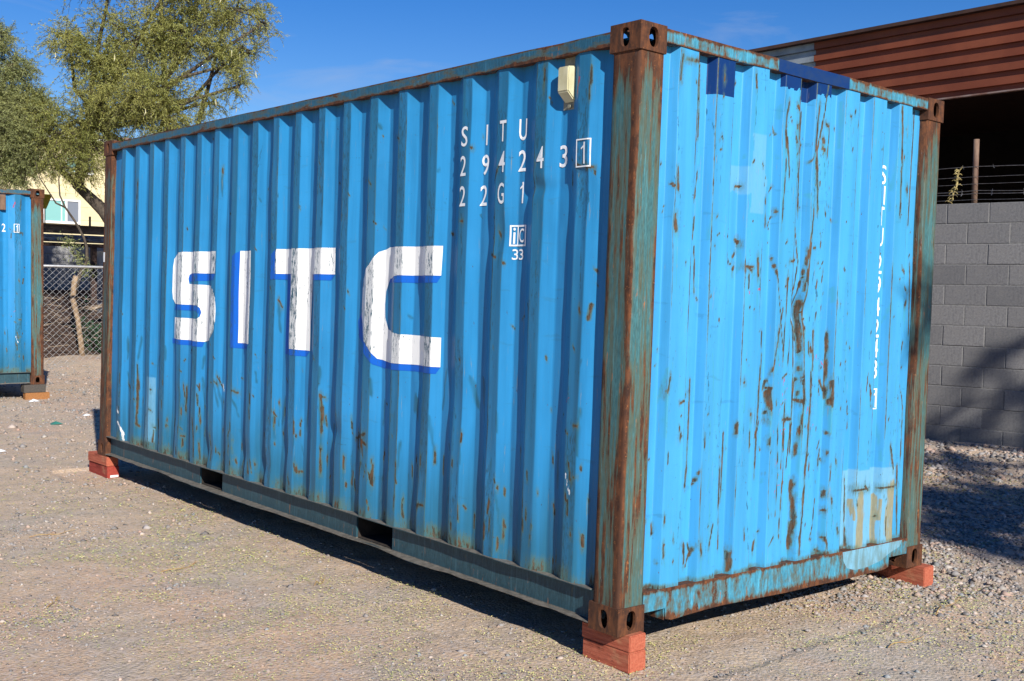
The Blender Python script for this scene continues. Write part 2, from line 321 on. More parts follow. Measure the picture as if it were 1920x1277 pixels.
END_MARKS = [(0.278,2.5,0.278,2.38,0.008,'r'),(0.291,2.48,0.436,2.48,0.008,'r'),(0.439,2.48,0.445,2.16,0.005,'r'),(0.558,2.46,0.563,2.42,0.018,'r'),(0.781,2.49,0.795,2.42,0.009,'r'),(1.05,2.4,1.04,2.27,0.012,'r'),(1.04,2.27,1.05,2.18,0.014,'r'),(1.03,2.18,1.03,1.84,0.009,'t'),(1.11,2.39,1.13,2.37,0.011,'r'),(1.12,2.3,1.12,2.28,0.011,'r'),(1.11,2.24,1.12,2.21,0.014,'r'),(1.2,2.37,1.21,1.86,0.005,'r'),(1.29,2.41,1.29,2.19,0.014,'r'),(1.3,2.18,1.31,1.89,0.008,'r'),(1.35,2.33,1.37,2.32,0.017,'r'),(1.33,2.26,1.34,2.24,0.02,'r'),(1.33,2.21,1.35,2.2,0.016,'r'),(1.55,2.4,1.56,2.39,0.017,'r'),(1.5,2.46,1.5,2.23,0.006,'t'),(1,2.38,1,2.31,0.008,'t'),(2.03,2.51,2.05,2.21,0.012,'r'),(2.05,2.19,2.06,1.93,0.008,'r'),(2.22,2.51,2.22,1.89,0.006,'r'),(2.11,2.09,2.12,2.06,0.012,'r'),(0.274,2.01,0.279,1.9,0.006,'r'),(0.273,1.81,0.286,1.73,0.011,'r'),(0.286,1.73,0.292,1.48,0.005,'t'),(0.446,1.81,0.439,1.71,0.006,'r'),(0.456,2.03,0.441,1.88,0.004,'r'),(0.734,1.73,0.747,1.71,0.009,'r'),(0.732,1.66,0.719,1.64,0.008,'r'),(0.732,1.6,0.723,1.58,0.011,'r'),(0.631,1.65,0.704,1.61,0.006,'r'),(0.786,1.6,0.817,1.58,0.016,'r'),(0.851,1.65,0.861,1.56,0.014,'r'),(0.791,1.57,0.792,1.5,0.006,'r'),(0.762,1.6,0.825,1.6,0.007,'r'),(0.796,1.49,0.796,1.47,0.008,'d'),(0.868,1.5,0.959,1.52,0.011,'d'),(1.25,1.46,1.25,1.26,0.011,'r'),(1.26,1.32,1.27,1.32,0.016,'r'),(1.23,1.47,1.24,1.26,0.005,'r'),(1.04,1.29,1.04,1.26,0.007,'r'),(1.25,1.98,1.27,1.95,0.009,'t'),(1,2.15,1,2.12,0.008,'t'),(0.748,2.12,0.75,2.1,0.005,'t'),(0.559,2.18,0.569,2.16,0.005,'r'),(0.453,1.68,0.463,1.45,0.004,'r'),(1.1,1.64,1.2,1.65,0.006,'r'),(1.99,2.13,2,2.05,0.005,'t'),(2.1,1.65,2.23,1.53,0.007,'r'),(2.23,1.48,2.22,1.45,0.017,'r'),(2.25,1.69,2.27,1.27,0.005,'r'),(1.32,1.53,1.34,1.48,0.006,'n'),(1.5,1.53,1.5,1.45,0.008,'t'),(0.952,1.94,0.954,1.8,0.005,'r'),(0.982,2.04,0.977,1.98,0.008,'t'),(0.723,1.97,0.743,1.97,0.008,'r'),(0.272,1.1,0.262,1.03,0.011,'r'),(0.262,1.02,0.262,0.827,0.006,'t'),(0.439,1.02,0.355,0.982,0.007,'r'),(0.459,1.08,0.456,0.624,0.005,'r'),(0.457,0.69,0.45,0.592,0.007,'r'),(0.459,0.338,0.468,0.242,0.017,'r'),(0.367,0.837,0.361,0.821,0.008,'r'),(0.275,0.367,0.278,0.303,0.008,'r'),(0.275,0.485,0.273,0.453,0.007,'r'),(0.711,0.83,0.709,0.513,0.005,'r'),(0.526,0.338,0.533,0.282,0.011,'r'),(0.75,0.284,0.751,0.182,0.009,'r'),(0.967,1.19,0.952,0.608,0.006,'r'),(0.789,1.07,0.794,1.06,0.015,'r'),(0.845,0.92,0.851,0.908,0.013,'r'),(1,1.02,1.01,0.925,0.012,'r'),(0.989,0.874,1,0.871,0.008,'r'),(0.973,0.296,0.968,0.243,0.011,'r'),(0.997,0.922,0.995,0.904,0.007,'r'),(1.23,1.31,1.23,0.707,0.007,'r'),(1.25,1.31,1.25,1.2,0.011,'r'),(1.26,1.07,1.27,0.951,0.02,'r'),(1.24,0.966,1.27,0.957,0.012,'r'),(1.11,0.874,1.23,0.869,0.01,'r'),(1.26,0.914,1.26,0.591,0.01,'t'),(1.32,1.11,1.31,0.805,0.016,'r'),(1.31,0.805,1.3,0.588,0.012,'r'),(1.3,0.539,1.28,0.196,0.011,'r'),(1.24,0.563,1.25,0.371,0.018,'r'),(1.25,0.371,1.24,0.223,0.014,'r'),(1.33,1.31,1.33,1.11,0.008,'r'),(1.31,1.23,1.32,1.2,0.014,'r'),(1.25,1.13,1.25,1.11,0.012,'r'),(1.45,1.17,1.49,1.12,0.013,'d'),(1.49,1.3,1.49,0.964,0.005,'r'),(1.45,1.06,1.49,1,0.009,'r'),(1.51,1.06,1.51,0.924,0.014,'r'),(1.48,0.704,1.47,0.618,0.008,'r'),(1.5,0.259,1.52,0.212,0.009,'r'),(1.47,0.189,1.49,0.184,0.011,'r'),(1.54,0.458,1.55,0.426,0.015,'r'),(1.5,0.496,1.5,0.46,0.007,'r'),(1.6,0.301,1.61,0.263,0.01,'r'),(1.56,0.655,1.57,0.63,0.009,'r'),(1.5,0.395,1.5,0.39,0.01,'r'),(1.01,0.796,1.01,0.755,0.008,'r'),(1.75,0.479,1.96,0.468,0.011,'r'),(2,0.469,2.24,0.463,0.013,'r'),(1.81,0.446,1.81,0.177,0.039,'y'),(1.99,0.425,1.99,0.163,0.014,'y'),(2.12,0.466,2.1,0.195,0.054,'y'),(2.22,0.565,2.25,0.171,0.008,'r'),(2.07,0.688,2.11,0.566,0.012,'r'),(2.23,0.967,2.25,0.873,0.005,'r'),(2.25,0.873,2.25,0.563,0.006,'r'),(1.72,0.537,1.74,0.177,0.007,'r'),(1.84,0.495,1.88,0.466,0.019,'r'),(1.75,0.425,1.76,0.323,0.009,'y'),(2.01,0.403,2.01,0.298,0.01,'y'),(0.959,1.31,0.968,1.18,0.004,'r'),(0.693,0.718,0.703,0.287,0.004,'r'),(1.04,1.3,1.04,1.25,0.01,'r'),(1.01,1.03,0.997,1.03,0.006,'r'),(1.09,0.817,1.09,0.651,0.006,'c'),(1.1,1.1,1.1,0.922,0.015,'c'),(1.11,0.839,1.11,0.697,0.014,'c'),(0.595,0.841,0.704,0.672,0.015,'s'),(0.839,0.6,0.871,0.275,0.011,'s'),(0.803,0.876,0.809,0.648,0.009,'s'),(1.09,0.273,1.11,0.247,0.012,'s'),(0.332,1.09,0.278,0.953,0.01,'s'),(2.44,1.1,2.4,1.04,0.011,'r')]
SIDE_MARKS = [(2.51,0.806,2.5,0.579,0.012,'r'),(2.05,0.644,2.03,0.552,0.027,'r'),(2,0.636,2.15,0.59,0.015,'r'),(2.12,0.551,2.08,0.531,0.02,'r'),(1.95,0.487,1.95,0.387,0.015,'r'),(2.23,0.478,2.23,0.401,0.013,'r'),(2.19,0.543,2.17,0.186,0.013,'k'),(1.87,0.477,1.88,0.233,0.016,'k'),(1.77,0.833,1.76,0.729,0.012,'k'),(1.56,0.877,1.57,0.8,0.013,'k'),(1.22,0.884,1.19,0.802,0.018,'k'),(0.817,0.366,0.815,0.319,0.008,'r'),(0.867,0.547,0.862,0.536,0.006,'r'),(0.846,0.514,0.848,0.502,0.007,'r'),(0.349,0.697,0.329,0.614,0.008,'r'),(0.327,0.863,0.297,0.866,0.006,'r'),(0.322,0.631,0.292,0.64,0.006,'r'),(0.377,0.834,0.362,0.825,0.006,'r'),(0.263,0.393,0.263,0.333,0.01,'r'),(1.19,0.28,1.19,0.243,0.01,'r'),(1.11,0.377,1.1,0.365,0.006,'r'),(1.05,0.336,1.05,0.276,0.007,'r'),(1.7,0.34,1.7,0.267,0.009,'r'),(1.65,0.338,1.65,0.221,0.009,'r'),(1.5,0.318,1.43,0.325,0.008,'r'),(0.365,0.986,0.386,0.962,0.008,'d'),(0.362,0.641,0.334,0.56,0.013,'w'),(0.645,0.398,0.645,0.33,0.005,'r'),(1.2,0.308,1.2,0.272,0.005,'w'),(3.92,0.774,3.89,0.753,0.016,'r'),(3.66,0.738,3.59,0.721,0.017,'r'),(3.84,0.768,3.82,0.712,0.017,'w'),(2.52,0.806,2.51,0.777,0.017,'r'),(2.51,0.777,2.5,0.688,0.008,'r'),(2.52,0.795,2.48,0.793,0.01,'r'),(3.07,0.645,3.07,0.631,0.015,'r'),(4.17,0.535,4.16,0.458,0.014,'r'),(4.25,0.492,4.22,0.335,0.021,'r'),(4.22,0.335,4.22,0.215,0.019,'r'),(4.17,0.316,4.16,0.198,0.019,'r'),(3.98,0.387,3.96,0.226,0.019,'r'),(3.68,0.455,3.69,0.421,0.013,'r'),(3.64,0.414,3.64,0.335,0.018,'r'),(3.89,0.292,3.87,0.27,0.025,'r'),(4.47,0.341,4.43,0.333,0.023,'r'),(4.45,0.318,4.45,0.257,0.019,'r'),(5.29,0.678,5.3,0.336,0.023,'r'),(5.31,0.336,5.27,0.313,0.027,'r'),(4.73,0.385,4.72,0.367,0.024,'r'),(5.01,0.341,4.98,0.337,0.022,'r'),(5.53,0.632,5.39,0.512,0.017,'r'),(5.34,0.53,5.32,0.519,0.024,'r'),(5.03,0.628,5.02,0.622,0.019,'r'),(5.04,0.474,5.02,0.465,0.016,'r'),(2.5,0.499,2.5,0.34,0.017,'r'),(2.8,0.359,2.79,0.309,0.016,'r'),(2.79,0.309,2.74,0.314,0.01,'r'),(2.86,0.269,2.84,0.221,0.023,'r'),(2.23,0.485,2.23,0.418,0.012,'r'),(2.41,0.549,2.22,0.544,0.009,'k'),(2.12,0.631,1.99,0.572,0.022,'r'),(2.12,0.603,2.12,0.535,0.016,'r'),(1.95,0.494,1.94,0.373,0.013,'r'),(2.04,0.464,2.12,0.279,0.008,'r'),(1.79,0.824,1.75,0.72,0.018,'k'),(3.34,0.297,3.33,0.265,0.014,'r'),(3.61,0.277,3.6,0.25,0.024,'r'),(3.41,0.3,3.39,0.214,0.012,'r'),(4.42,0.696,4.43,0.514,0.011,'r'),(4.52,0.249,4.51,0.19,0.015,'r'),(4.47,0.536,4.47,0.487,0.013,'r'),(1.97,2.35,1.95,2.32,0.014,'t'),(1.4,2.07,1.41,2.05,0.01,'t'),(1.14,2.15,1.12,2.15,0.006,'r'),(0.91,2.05,0.949,1.98,0.007,'r'),(1.23,1.8,1.17,1.79,0.007,'r'),(0.901,1.74,0.887,1.71,0.009,'r'),(1.08,1.83,1.06,1.8,0.012,'k'),(0.862,1.59,0.846,1.58,0.006,'r'),(0.676,1.4,0.666,1.38,0.009,'r'),(0.324,1.39,0.316,1.36,0.007,'r'),(0.261,1.4,0.275,1.34,0.014,'b'),(0.297,2.45,0.301,2.3,0.007,'r'),(0.372,2.4,0.391,2.32,0.014,'d'),(0.604,2.47,0.604,2.35,0.009,'r'),(0.265,2,0.272,1.97,0.004,'r'),(0.414,2.02,0.265,2,0.005,'r'),(0.411,2,0.416,1.92,0.005,'r'),(1.57,2.14,1.49,2.06,0.011,'k'),(1.37,1.89,1.36,1.89,0.006,'t'),(2.07,2.06,2.02,2.02,0.007,'r'),(1.84,2.27,1.76,2.25,0.006,'r'),(0.963,1.63,0.91,1.61,0.006,'r'),(0.843,2.08,0.834,2.08,0.005,'t'),(1.16,2.34,1.17,2.31,0.008,'k'),(1.66,1.31,1.63,1.29,0.011,'t'),(1.2,2.5,1.19,2.31,0.008,'t'),(0.614,1.73,0.608,1.49,0.009,'k'),(0.699,1.98,0.591,1.97,0.004,'k'),(5.63,2.27,5.64,1.94,0.034,'r'),(5.35,2.23,5.36,2,0.028,'r'),(3.07,1.36,3.04,1.31,0.018,'r'),(5.3,0.795,5.3,0.318,0.027,'r'),(3.35,2.01,3.33,1.98,0.015,'t'),(3.9,2.23,3.9,2.2,0.013,'r'),(3.08,0.649,3.06,0.625,0.018,'r'),(3.9,0.815,3.85,0.741,0.021,'r')]

CH_MAP = {'r': 'rust', 't': 'teal', 'T': 'teal', 'k': 'scuff', 's': 'scuff', 'c': 'red', 'd': 'red', 'n': 'scuff', 'b': 'rust', 'y': 'tan', 'w': 'white'}  # 'n' paints the dark of a dent into the scuff colour
CH_AMP = {'r': .92, 't': 1.0, 'T': 1.0, 'k': .55, 's': .42, 'c': .36, 'd': .62, 'n': .9, 'b': .75, 'y': 1.0, 'w': .55}
ATTRS = ['rust', 'teal', 'pale', 'navy', 'red', 'scuff', 'white', 'tan']
def paint(A, us, vs, strokes):
    for (a0, b0, a1, b1, w, ch) in strokes:
        if ch == 'r': w = min(w, .0105) * .9
        r = w * 3.2 + .012
        i0, i1 = np.searchsorted(us, [min(a0, a1) - r, max(a0, a1) + r]); j0, j1 = np.searchsorted(vs, [min(b0, b1) - r, max(b0, b1) + r])
        if i1 <= i0 or j1 <= j0: continue
        U, V = np.meshgrid(us[i0:i1], vs[j0:j1], indexing='ij')
        dx, dy = a1 - a0, b1 - b0; L2 = dx * dx + dy * dy + 1e-9
        t = np.clip(((U - a0) * dx + (V - b0) * dy) / L2, 0, 1)
        tp = (.25 + 1.0 * vn(V * 21 + a0 * 31, U * 3, 33)) * np.clip(np.minimum(t, 1 - t) * 7 + .35, 0, 1) if ch in 'rtTk' else 1.0
        wob = .35 * w * (vn(V * 17, U * 7, 31) - .5) * 2
        d = np.hypot(U - a0 - t * dx - wob, V - b0 - t * dy)
        m = CH_AMP[ch] * np.clip(1.45 - d / (w * .74 * tp + .0012), 0, 1)
        if ch == 'r':
            m2 = .40 * np.clip(1.3 - np.hypot(U - a0 - t * dx, (V - b0 - t * dy) * .45) / (w * 1.8 + .004), 0, 1); s2 = A['rust'][i0:i1, j0:j1]; np.maximum(s2, m2 * .8, out=s2)
        key = CH_MAP[ch]; sl = A[key][i0:i1, j0:j1]; np.maximum(sl, m, out=sl)
def rand_strokes(n, u0, u1, v0, v1, lmin, lmax, w, ch, seed, ang=None):
    r = np.random.default_rng(seed); out = []
    for _ in range(n):
        u = r.uniform(u0, u1); v = r.uniform(v0, v1); L = r.uniform(lmin, lmax)
        a = (r.normal(math.pi / 2, .12) if ang is None else r.normal(*ang))
        out.append((u, v, u + L * math.cos(a), v + L * math.sin(a), w * r.uniform(.6, 1.5), ch))
    return out
def grid_mesh(name, us, vs, fn, A, flip):
    U, V = np.meshgrid(us, vs, indexing='ij'); P = fn(U, V).reshape(-1, 3)
    nu, nv = len(us), len(vs); idx = np.arange(nu * nv).reshape(nu, nv)
    a, b, c, d = idx[:-1, :-1], idx[1:, :-1], idx[1:, 1:], idx[:-1, 1:]
    F = np.stack([a, b, c, d] if not flip else [a, d, c, b], -1).reshape(-1, 4)
    return fastmesh(name, P, F, True, {k: v.ravel() for k, v in A.items()})
def side_mesh():
    br = [S_R0 + k * S_PITCH + o + e for k in range(-1, 21) for o in (0, .073, .142, .211) for e in (-.004, .004)]
    us = np.array(sorted(set([round(v, 4) for v in np.arange(.150, 5.915, .0085)] + [round(b, 4) for b in br if .152 < b < 5.91])))
    vs = np.linspace(.166, 2.512, 236)
    A = {k: np.zeros((len(us), len(vs))) for k in ATTRS}
    U, V = np.meshgrid(us, vs, indexing='ij')
    t = np.mod(U - S_R0, S_PITCH); outer = (t < .075) & (U > S_R0) & (U < 5.68)
    # weathered outer faces of the ribs, grime low down
    A['teal'] = np.where(outer, .48 + .50 * vn(U * 3.58, V * 1.3, 5), 0) * .9
    low = sstep(.66 + .30 * vn(U * 3, V * 0, 8), .20, V)
    A['teal'] = np.maximum(A['teal'], low * .95)
    A['teal'] = np.maximum(A['teal'], sstep(2.40, 2.51, V) * .45 + 0)
    A['scuff'] = np.where(outer, .16 + .30 * sstep(.45, .8, vn(U * 3.58, V * 2.6, 6)), 0)
    edge = np.exp(-(np.minimum(np.abs(t), np.abs(t - .073)) / .0045) ** 2)
    A['rust'] = edge * (.20 + .55 * sstep(.45, .80, vn(U * 3.58, V * 3.4, 9))) * (U > .25)
    A['rust'] = np.maximum(A['rust'], sstep(.30, .17, V) * (.10 + .55 * vn(U * 11, V * 4, 10)))
    A['rust'] = np.maximum(A['rust'], sstep(2.47, 2.51, V) * .35 * vn(U * 14, V * 4, 13))
    A['scuff'] = np.maximum(A['scuff'], .42 * edge * (U > .25) * sstep(.25, .6, vn(U * 3.58, V * 4, 17)))
    A['pale'] = ((U > 4.98) & (U < 5.10) & (V > .22) & (V < .72)) * .8
    S = list(SIDE_MARKS)
    S += rand_strokes(110, .2, 5.7, .25, 2.45, .012, .035, .0026, 'r', 21, (1.2, .6))
    S += rand_strokes(120, .2, 5.7, .2, .7, .02, .10, .006, 'r', 22) + rand_strokes(90, .2, 5.7, .2, .9, .06, .25, .012, 't', 24)
    S += [(a, b - .02, c + .0, d - .16, w * .8, 't') for (a, b, c, d, w, ch) in S if ch == 'r' and w > .007][:160]
    for k in range(20):
        o = S_R0 + k * S_PITCH
        S += rand_strokes(12, o, o + .075, .3, 2.45, .03, .16, .0028, 's', 40 + k, (1.2, .35))
        S += rand_strokes(5, o, o + .075, .3, 2.45, .05, .3, .008, 'k', 80 + k)
    S += rand_strokes(160, .2, 5.6, 1.9, 2.42, .05, .16, .0016, 's', 23, (.08, .12))
    for a, b, c, d in [(5.70, .50, 5.67, .40), (5.67, .40, 5.64, .39), (5.66, .31, 5.61, .27), (5.61, .27, 5.57, .22), (5.58, .22, 5.565, .17)]:
        S.append((a, b, c, d, .016, 'w'))
    paint(A, us, vs, S)
    A['white'] = np.where((U > 5.5) & (V < .55), np.minimum(1, A['white'] * 1.6), A['white'])
    f = lambda U, V: np.stack([prof_side(U) + dent_side(U, V), U, V], -1)
    return grid_mesh('side_panel', us, vs, f, A, True)
def end_mesh():
    br = [E_R0 + k * E_PITCH + o + e for k in range(-1, 9) for o in (-.02, 0, .122, .142) for e in (-.002, .002)]
    us = np.array(sorted(set([round(v, 4) for v in np.arange(.146, 2.294, .0068)] + [round(b, 4) for b in br if .148 < b < 2.29])))
    vs = np.linspace(.166, 2.525, 290)
    A = {k: np.zeros((len(us), len(vs))) for k in ATTRS}
    U, V = np.meshgrid(us, vs, indexing='ij')
    t = np.mod(U - E_R0, E_PITCH); outer = (t < .123) & (U > .25) & (U < 2.14)
    A['teal'] = np.where(outer, .10 + .30 * sstep(.5, .9, vn(U * 4, V * 1.4, 15)), 0)
    A['teal'] = np.maximum(A['teal'], sstep(.26, .17, V) * .5)
    A['scuff'] = np.where(outer, .10 + .22 * sstep(.5, .85, vn(U * 16, V * 2.6, 16)), 0)
    edge = np.exp(-(np.minimum(np.abs(t), np.abs(t - .122)) / .004) ** 2) * (U > .25) * (U < 2.15)
    A['rust'] = edge * (.20 + .62 * sstep(.42, .75, vn(U * 8, V * 3.1, 19)))
    A['scuff'] = np.maximum(A['scuff'], .45 * edge * sstep(.3, .6, vn(U * 8, V * 5, 18)))
    A['rust'] = np.maximum(A['rust'], sstep(.205, .17, V) * (.2 + .5 * vn(U * 12, V * 4, 20)))
    q = (U > 1.655 + .01 * vn(V * 30, U, 2)) & (U < 2.19) & (V > .16) & (V < .575 + .012 * vn(U * 9, V, 4))
    A['pale'] = np.where(q, .95, 0)
    n1 = .03 * (vn(U * 25, V * 18, 24) - .5)
    p1 = (U > .655 + n1) & (U < .945 + n1) & (V > 1.94 + n1) & (V < 2.075 + n1); p2 = (U > .79 + n1) & (U < .895 + n1) & (V > 1.85) & (V < 2.215)
    A['pale'] = np.maximum(A['pale'], (p1 | p2) * .55)
    nv = .012 * (vn(U * 40, V * 20, 25) - .5)
    A['navy'] = np.where((U > .488) & (U < .642) & (V > 2.355 + nv), 1.0, 0)
    A['navy'] = np.maximum(A['navy'], np.where((U > 1.0) & (U < 1.395) & (V > 2.462 + nv * 2.5 - .03 * (np.abs(U - 1.20) < .06)), 1.0, 0))
    S = list(END_MARKS)
    S += rand_strokes(170, .2, 2.25, .25, 2.45, .004, .018, .0028, 'r', 31, (1.4, .5))
    S += rand_strokes(34, .2, 2.25, .2, 1.2, .03, .12, .0035, 'r', 32) + rand_strokes(70, .95, 1.5, .25, 2.3, .01, .06, .0024, 'r', 38, (1.4, .35))
    S += [(c, d, c, d - .14, w * .7, 't') for (a, b, c, d, w, ch) in END_MARKS if ch == 'r' and w > .008]
    S += rand_strokes(90, .2, 2.25, .2, 2.4, .01, .03, .0045, 't', 35) + rand_strokes(26, 1.0, 1.45, .3, 2.4, .10, .5, .003, 'r', 36) + rand_strokes(50, .2, 2.25, .2, 2.4, .10, .5, .004, 't', 37)
    for k in range(8):
        o = E_R0 + k * E_PITCH
        S += rand_strokes(26, o, o + .12, .25, 2.4, .03, .14, .002, 's', 60 + k, (1.0, .7))
        S += rand_strokes(7, o, o + .12, .25, 2.4, .05, .3, .005, 'k', 90 + k)
    S += rand_strokes(34, 1.02, 1.13, .5, 1.2, .02, .07, .0025, 'd', 33, (1.0, .9)) + rand_strokes(16, 1.27, 1.36, .75, 1.2, .02, .06, .0025, 'd', 34, (1.0, .9))
    paint(A, us, vs, S)
    A['red'] *= .9
    f = lambda U, V: np.stack([U, prof_end(U) + dent_end(U, V), V], -1)
    return grid_mesh('end_panel', us, vs, f, A, False)
SIDE_ME = side_mesh(); END_ME = end_mesh()

def casting_mesh():
    X, Y, Z = .162, .178, .118; bm = bmesh.new(); N = 24
    def face(org, eu, ev, w, h, rx, ry, nrm):
        org, eu, ev, nrm = map(Vector, (org, eu, ev, nrm)); out, inn = [], []
        for k in range(N):
            a = 2 * math.pi * (k + .5) / N; c, s = math.cos(a), math.sin(a)
            r = min(w / 2 / max(abs(c), 1e-6), h / 2 / max(abs(s), 1e-6))
            out.append((c * r, s * r)); e = 2.6
            q = (abs(c / rx) ** e + abs(s / ry) ** e) ** (-1 / e); inn.append((c * q, s * q))
        for sx in (-1, 1):
            for sy in (-1, 1):
                ka = math.atan2(sy * h / 2, sx * w / 2) % (2 * math.pi); k = min(range(N), key=lambda i: abs((2 * math.pi * (i + .5) / N) - ka)); out[k] = (sx * w / 2, sy * h / 2)
        P = lambda p, d=0: bm.verts.new(org + eu * p[0] + ev * p[1] - nrm * d)
        O = [P(p) for p in out]; I = [P(p) for p in inn]; B = [P(p, .016) for p in inn]; C = [P((p[0] * 1.25, p[1] * 1.2), .018) for p in inn]
        for k in range(N):
            j = (k + 1) % N
            bm.faces.new((O[k], O[j], I[j], I[k])); bm.faces.new((I[k], I[j], B[j], B[k])); bm.faces.new((B[k], B[j], C[j], C[k]))
    cx, cy, cz = X / 2, Y / 2, Z / 2
    face((0, cy, cz), (0, -1, 0), (0, 0, 1), Y, Z, .026, .040, (-1, 0, 0)); face((X, cy, cz), (0, 1, 0), (0, 0, 1), Y, Z, .026, .040, (1, 0, 0))
    face((cx, 0, cz), (1, 0, 0), (0, 0, 1), X, Z, .028, .042, (0, -1, 0)); face((cx, Y, cz), (-1, 0, 0), (0, 0, 1), X, Z, .028, .042, (0, 1, 0))
    face((cx, cy, Z), (1, 0, 0), (0, 1, 0), X, Y, .032, .058, (0, 0, 1)); face((cx, cy, 0), (1, 0, 0), (0, -1, 0), X, Y, .032, .058, (0, 0, -1))
    bmesh.ops.remove_doubles(bm, verts=bm.verts, dist=.0008)
    bmesh.ops.recalc_face_normals(bm, faces=bm.faces)
    def on_edge(e):
        m = (e.verts[0].co + e.verts[1].co) / 2; return sum([m.x < 1e-4 or m.x > X - 1e-4, m.y < 1e-4 or m.y > Y - 1e-4, m.z < 1e-4 or m.z > Z - 1e-4]) >= 2 and len(e.link_faces) == 2
    bmesh.ops.bevel(bm, geom=[e for e in bm.edges if on_edge(e)], offset=.007, segments=3, affect='EDGES')
    me = bpy.data.meshes.new('corner_casting'); bm.to_mesh(me); bm.free(); me.materials.append(M['casting'])
    a = me.attributes.new('rust', 'FLOAT', 'POINT'); a.data.foreach_set('value', np.full(len(me.vertices), .6, np.float32)); return me
CASTING = casting_mesh()
def post_mesh():
    # side-face width .153 (y), end-face width .144 (x), with a rounded outer corner and small lips at the inner edges
    prof = [(.150, .006), (.150, .003)] + [(.144, .002)]
    pts = []
    path = [(.158, .055), (.156, .010), (.150, .006)]
    path += [(x, .006) for x in np.linspace(.140, .030, 9)]
    path += [(.006 + .016 * (1 - math.sin(a)), .012 - .006 + .016 * (1 - math.cos(a))) for a in np.linspace(0, math.pi / 2, 6)]
    path += [(.006, y) for y in np.linspace(.034, .150, 9)]
    path += [(.010, .161), (.052, .163)]
    P = np.array(path); zs = np.linspace(.117, 2.474, 120); n = len(P)
    s = np.r_[0, np.cumsum(np.hypot(*np.diff(P, axis=0).T))]
    V = []; R = []
    for z in zs:
        for i, (x, y) in enumerate(P):
            w = .0022 * (vn(s[i] * 18 + 3, z * 6, 41) - .5) + .003 * (vn(s[i] * 5, z * 2.2, 42) - .5)
            k = 1.0 if 2 < i < n - 3 else 0
            V.append((x + w * k, y + w * k, z))
            corner = math.exp(-(max(x - .006, 0) / .012) ** 2) * math.exp(-(max(y - .016, 0) / .022) ** 2) * (.55 + .6 * sstep(.30, .55, vn(z * 1.3, .5, 44)))
            edge = 1.0 if (i <= 3 or i >= n - 4) else 0
            top = sstep(2.25, 2.47, z) * .55; bot = sstep(.35, .14, z) * .15
            R.append(min(1.3, 1.0 * corner + .16 * edge + top + bot - .1 + .35 * (vn(s[i] * 8, z * 2.0, 43) - .5)))
    m = len(zs); F = [(i * n + k, i * n + k + 1, (i + 1) * n + k + 1, (i + 1) * n + k) for i in range(m - 1) for k in range(n - 1)]
    F = [tuple(f[::-1]) for f in F]
    me = fastmesh('corner_post', V, F, False, {'rust': np.array(R)}); 
    bm = bmesh.new(); bm.from_mesh(me); bmesh.ops.recalc_face_normals(bm, faces=bm.faces)
    for f in bm.faces: f.smooth = True
    bm.to_mesh(me); bm.free()
    me.materials.append(M['post']); return me
POST = post_mesh(); POST_B = POST.copy(); POST_B.materials.clear(); POST_B.materials.append(M['post_brown'])
def swept_side(sections, name, wob=.006):
    """C-channel strips swept along y with dents; sections: (y0, y1, [closed profile (x,z)])"""
    mb = MB(); 
    for y0, y1, pr in sections:
        n = len(pr); m = max(2, int((y1 - y0) / .035)); ys = np.linspace(y0, y1, m); V = []
        for y in ys:
            wt = wob * ((vn(y * 3.6, 0, 51) - .5) * 1.5 + (vn(y * 11, 0, 52) - .5) * .8); wb = wob * ((vn(y * 2.7, 0, 53) - .5) * 2.2 + (vn(y * 9, 0, 54) - .5))
            zt = wob * .7 * (vn(y * 7, 0, 55) - .5)
            for x, z in pr:
                lip = max(0, 1 - x / .045); hi = z > .09
                V.append((x + lip * (wt if hi else wb), y, z + lip * (zt if hi else wb * .8)))
        F = [(i * n + k, (i + 1) * n + k, (i + 1) * n + (k + 1) % n, i * n + (k + 1) % n) for i in range(m - 1) for k in range(n)]
        F += [tuple(range(n)), tuple((m - 1) * n + k for k in range(n - 1, -1, -1))]
        mb.add(V, F)
    me = mb.mesh(name)
    return me
C_PROF = [(.004, .168), (.056, .168), (.056, .019), (.001, .019), (.001, .0245), (.044, .0245), (.044, .1625), (.004, .1625)]
T_PROF = [(.004, .168), (.056, .168), (.056, .146), (.044, .146), (.044, .1625), (.004, .1625)]
B_PROF = [(.001, .0245), (.056, .0245), (.056, .019), (.001, .019)]
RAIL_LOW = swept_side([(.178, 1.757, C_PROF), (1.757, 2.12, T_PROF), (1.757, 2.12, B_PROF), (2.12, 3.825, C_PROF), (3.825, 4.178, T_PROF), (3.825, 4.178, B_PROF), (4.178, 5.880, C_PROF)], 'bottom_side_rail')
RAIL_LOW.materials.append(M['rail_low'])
RAIL_TOP = swept_side([(.176, 5.882, [(.001, 2.505), (.058, 2.505), (.058, 2.566), (.001, 2.566)])], 'top_side_rail', .004); RAIL_TOP.materials.append(M['rail_top'])
ER = [(.158, .168), (.158, .078), (.300, .078), (.306, .030), (.345, .020)] + [(x, .022 + .010 * (vn(x * 4, 1, 61) - .5) + .006 * math.sin(x * 2.4)) for x in np.linspace(.45, 2.0, 14)] + [(2.07, .022), (2.098, .030), (2.104, .082), (2.284, .082), (2.284, .168)]
def rail_end_low():
    mb = MB(); mb.extrude(ER, 'y', .004, .012)
    mb.box(.162, 2.276, .0125, .060, .160, .1655)
    for xa in (.300, 2.100): mb.box(xa, xa + .006, .0125, .14, .024, .155)
    return mb.mesh('bottom_end_rail', .002)
RAIL_END_LOW = rail_end_low(); RAIL_END_LOW.materials.append(M['rail_end'])

